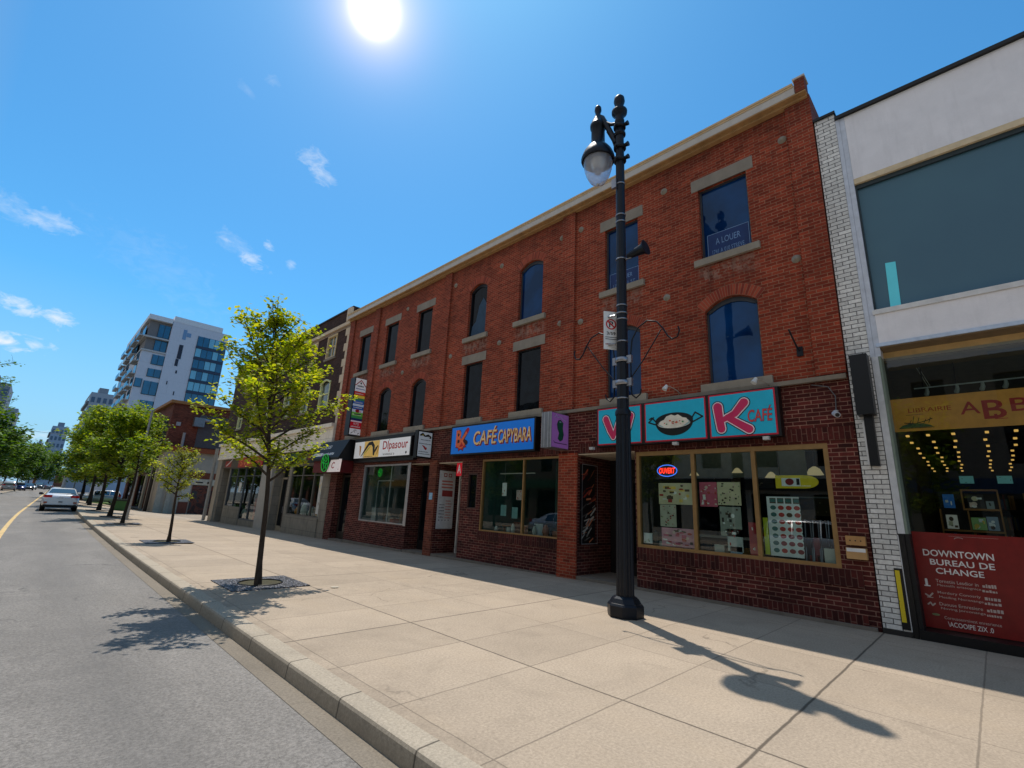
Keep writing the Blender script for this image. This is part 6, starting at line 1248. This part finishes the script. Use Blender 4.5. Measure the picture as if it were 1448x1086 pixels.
for i, (x, y, c, k, hd, lab) in enumerate(((-2.0, 120, (150, 154, 158), 'suv', 0, 'grey pickup like car parked under the trees at the left edge'), (-3.8, 104, (200, 202, 204), 'sedan', 0, 'white car cut by the left edge of the photo'), (-.75, 139, (24, 44, 92), 'sedan', math.pi, 'dark blue car coming up the far lane'), (.45, 150, (40, 42, 46), 'sedan', math.pi, 'black car beside the dark blue one'),
        (1.1, 168, (150, 156, 160), 'sedan', math.pi, 'grey car further behind in the far lane'), (2.6, 190, (60, 66, 72), 'suv', math.pi, 'dark car small in the distance'), (4.4, 176, (100, 110, 120), 'sedan', 0, 'blue grey car far ahead of the silver saloon'))):
    make_car(lab, x, y, c, hd, k, GP)
for i, (x, y, c, k, hd, lab) in enumerate(((7.4, 84, (206, 210, 214), 'suv', 1.45, 'white car standing in the car park right of the trees'), (8.4, 98, (190, 196, 204), 'sedan', 1.4, 'pale car in the car park further back'), (12, 78, (70, 80, 90), 'sedan', 1.5, 'dark car in the car park near the brown building'))):
    make_car(lab, x+2, y, c, hd, k, 'cars in the car park', z0=-.75)
make_car('light car across the street seen only mirrored in the shop glass', -3.3, 20, (170, 180, 190), math.pi, 'sedan', 'cars mirrored in the glass'); make_car('white car across the street seen only mirrored in the shop glass', -3.3, 7, (200, 200, 200), math.pi, 'suv', 'cars mirrored in the glass')
# traffic signals and lamps hung over the far road
for i, (x, y, z, lab) in enumerate(((-3.6, 90, 8.2, 'far street lamp arm, upper of the two over the left trees'), (-3.2, 120, 8.6, 'far street lamp arm, lower over the left trees'), (4.6, 110, 8.4, 'far street lamp arm over the right side trees'))):
    t = thing('street_lamp', lab, 'street lamp', (x, y, 0)); sg = -1 if x > 0 else 1
    m = MB(); m.tube([(x-sg*1.2, y, -.1), (x-sg*1.2, y, z-.4), (x-sg*.9, y, z-.1), (x, y, z)], [.1, .08, .06, .05], 8); m.build('pole', C((90, 94, 98), .5, .4), t)
    m = MB(); m.box(x, x+sg*.9, y-.15, y+.15, z-.05, z+.08); m.build('lamp_head', C((70, 74, 78), .5, .4), t)
m = MB(); m.tube([(-8+2*k, 160, 13.2+.004*(k-8)**2*2) for k in range(14)], .035, 5); tag(m.build('overhead_wire', C((60, 62, 66)), loc=(0, 160, 13)), 'thin overhead wire crossing the far end of the street', 'wire')

# ------------------------------------------------------------------ sky, sun, camera
SUN_EL, SUN_AZ = 68.5, 28.5            # azimuth measured from +Y towards +X
sd = Vector((math.sin(R(SUN_AZ))*math.cos(R(SUN_EL)), math.cos(R(SUN_AZ))*math.cos(R(SUN_EL)), math.sin(R(SUN_EL))))
li = bpy.data.lights.new('sun', 'SUN'); li.energy = 4.2; li.angle = R(.5); li.color = (1, .94, .86)
so = bpy.data.objects.new('sun', li); col.objects.link(so); so.rotation_euler = sd.to_track_quat('Z', 'Y').to_euler(); so.location = (0, 0, 60)
W_ = bpy.data.worlds.new('World'); scene.world = W_; W_.use_nodes = True; nt_ = W_.node_tree; nt_.nodes.clear()
s = NT.__new__(NT); s.t = nt_; s.m = None
out = s.n('ShaderNodeOutputWorld'); bg = s.n('ShaderNodeBackground'); s.l(bg.outputs[0], out.inputs[0])
sky = s.n('ShaderNodeTexSky', sky_type='NISHITA'); sky.sun_disc = False; sky.sun_elevation = R(SUN_EL); sky.sun_rotation = R(SUN_AZ)
sky.air_density = 1.0; sky.dust_density = .4; sky.ozone_density = 2.2
bg.inputs[1].default_value = .12
D = s.n('ShaderNodeTexCoord').outputs['Generated']; nrm = s.n('ShaderNodeVectorMath', operation='NORMALIZE'); s.l(D, nrm.inputs[0]); D = nrm.outputs[0]
def dotp(v):
    nd = s.n('ShaderNodeVectorMath', operation='DOT_PRODUCT'); s.l(D, nd.inputs[0]); nd.inputs[1].default_value = v; return nd.outputs['Value']
hs = s.n('ShaderNodeHueSaturation'); hs.inputs['Saturation'].default_value = 1.12; hs.inputs['Value'].default_value = 1.0; s.l(sky.outputs[0], hs.inputs['Color'])
base = s.mix(1., hs.outputs[0], (.6, 1.3, 1.45), 'MULTIPLY')
o = s.sep(D)
base = s.mix(s.ramp(o[2], .32, .02, 0, .85), base, (2.9, 4.55, 6.7))          # paler towards the horizon
base = s.mix(s.ramp(o[0], -.12, -.5, 0, .9), base, (4.3, 4.5, 4.9))           # added whiter sky out of view, a neutral fill light for the facades
# clouds: small torn wisps at their places in the sky
clouds = [((-.098, .922, .375), .05, .013, -8, .42), ((-.072, .925, .370), .022, .011, -20, .75), ((-.050, .925, .376), .022, .009, -20, .7), ((-.056, .968, .246), .022, .009, -12, 1.5), ((-.020, .970, .242), .017, .009, 0, 1.5), ((-.066, .979, .195), .022, .009, -5, 1.6), ((-.034, .980, .198), .014, .006, -12, 1.3), ((-.017, .980, .199), .007, .004, 0, 1.0),
          ((.201, .890, .408), .022, .009, -20, 1.0), ((.180, .890, .42), .04, .012, -30, .35), ((.163, .891, .428), .016, .003, -10, .6), ((.220, .872, .438), .009, .005, -50, .8), ((.263, .870, .418), .007, .006, 60, .6), ((.251, .780, .574), .03, .015, -35, .75), ((.271, .778, .563), .016, .008, -25, .7), ((.002, .998, .069), .04, .006, 0, .9), ((.145, .741, .656), .008, .006, 0, .25), ((.118, .765, .633), .016, .006, -20, .22), ((.09, .90, .34), .09, .03, -25, .14)]
nzv = s.n('ShaderNodeVectorMath', operation='MULTIPLY'); s.l(D, nzv.inputs[0]); nzv.inputs[1].default_value = (1, 1, 1.8)
wisp = s.noise(nzv.outputs[0], 34, 8, .62, .9); fine = s.noise(nzv.outputs[0], 110, 5, .6, .4)
tot = None
for c, ru, rv, tilt, k in clouds:
    c = Vector(c).normalized(); e1 = Vector((0, 0, 1)).cross(c).normalized()*-1; e2 = c.cross(e1).normalized()
    if e2.z < 0: e2 = -e2
    a = R(tilt); g1 = e1*math.cos(a)+e2*math.sin(a); g2 = e2*math.cos(a)-e1*math.sin(a)
    u = s.math('DIVIDE', s.math('SUBTRACT', dotp(g1), g1.dot(c)), ru*1.35); v = s.math('DIVIDE', s.math('SUBTRACT', dotp(g2), g2.dot(c)), rv*1.5)
    r = s.math('SQRT', s.math('ADD', s.math('MULTIPLY', u, u), s.math('MULTIPLY', v, v)))
    f = s.math('SUBTRACT', s.math('ADD', 1., s.math('MULTIPLY', s.math('SUBTRACT', wisp, .5), 3.2)), r)
    f = s.math('ADD', f, s.math('MULTIPLY', s.math('SUBTRACT', fine, .5), .9))
    m_ = s.math('MULTIPLY', s.ramp(f, .05, 1.25, 0, k*.55), s.ramp(r, 1.1, 2.0, 1, 0)); m_.node.use_clamp = False
    m_ = s.math('MULTIPLY', s.math('GREATER_THAN', dotp(c), .8), m_)
    tot = m_ if tot is None else s.math('MAXIMUM', tot, m_)
cloudy = s.mix(s.math('MINIMUM', tot, 1.), base, (7.4, 7.9, 8.5))
# haze low over the horizon and the glare around the sun
sv = Vector((.236, .597, .767)).normalized(); dd = dotp(sv)
ang = s.math('ARCCOSINE', s.math('MINIMUM', dd, .999999))
halo = s.math('ADD', s.math('MULTIPLY', s.math('POWER', 2.718, s.math('MULTIPLY', ang, -5.0)), .6), s.math('MULTIPLY', s.math('POWER', 2.718, s.math('MULTIPLY', ang, -30.0)), 17.0))
core = s.math('MULTIPLY', s.math('POWER', 2.718, s.math('MULTIPLY', s.math('POWER', s.math('DIVIDE', ang, .021), 2.), -1.)), 60.)
gl = s.math('ADD', halo, core)
add = s.mix(1., cloudy, s.comb(gl, s.math('ADD', s.math('MULTIPLY', halo, .62), core), s.math('ADD', s.math('MULTIPLY', halo, .5), core)), 'ADD')
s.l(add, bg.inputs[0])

cam = bpy.data.cameras.new('camera'); cam.sensor_fit = 'HORIZONTAL'; cam.sensor_width = 36; cam.lens = 664.647/1448*36; cam.clip_end = 6000; cam.clip_start = .05
co_ = bpy.data.objects.new('camera', cam); col.objects.link(co_); scene.camera = co_
ya, pi_, ro = .77970468, .25232753, .04850723
fw = Vector((math.sin(ya)*math.cos(pi_), math.cos(ya)*math.cos(pi_), math.sin(pi_))); rt = Vector((math.cos(ya), -math.sin(ya), 0)); u0 = rt.cross(fw)
r2 = rt*math.cos(ro)+u0*math.sin(ro); u2 = -rt*math.sin(ro)+u0*math.cos(ro)
co_.matrix_world = Matrix(((r2.x, u2.x, -fw.x, 0), (r2.y, u2.y, -fw.y, 0), (r2.z, u2.z, -fw.z, 1.6), (0, 0, 0, 1)))
scene.view_settings.view_transform = 'Standard'; scene.view_settings.look = 'None'; scene.view_settings.exposure = 0; scene.view_settings.gamma = 1
scene.cycles.max_bounces = 7; scene.cycles.transparent_max_bounces = 12; scene.cycles.use_denoising = True
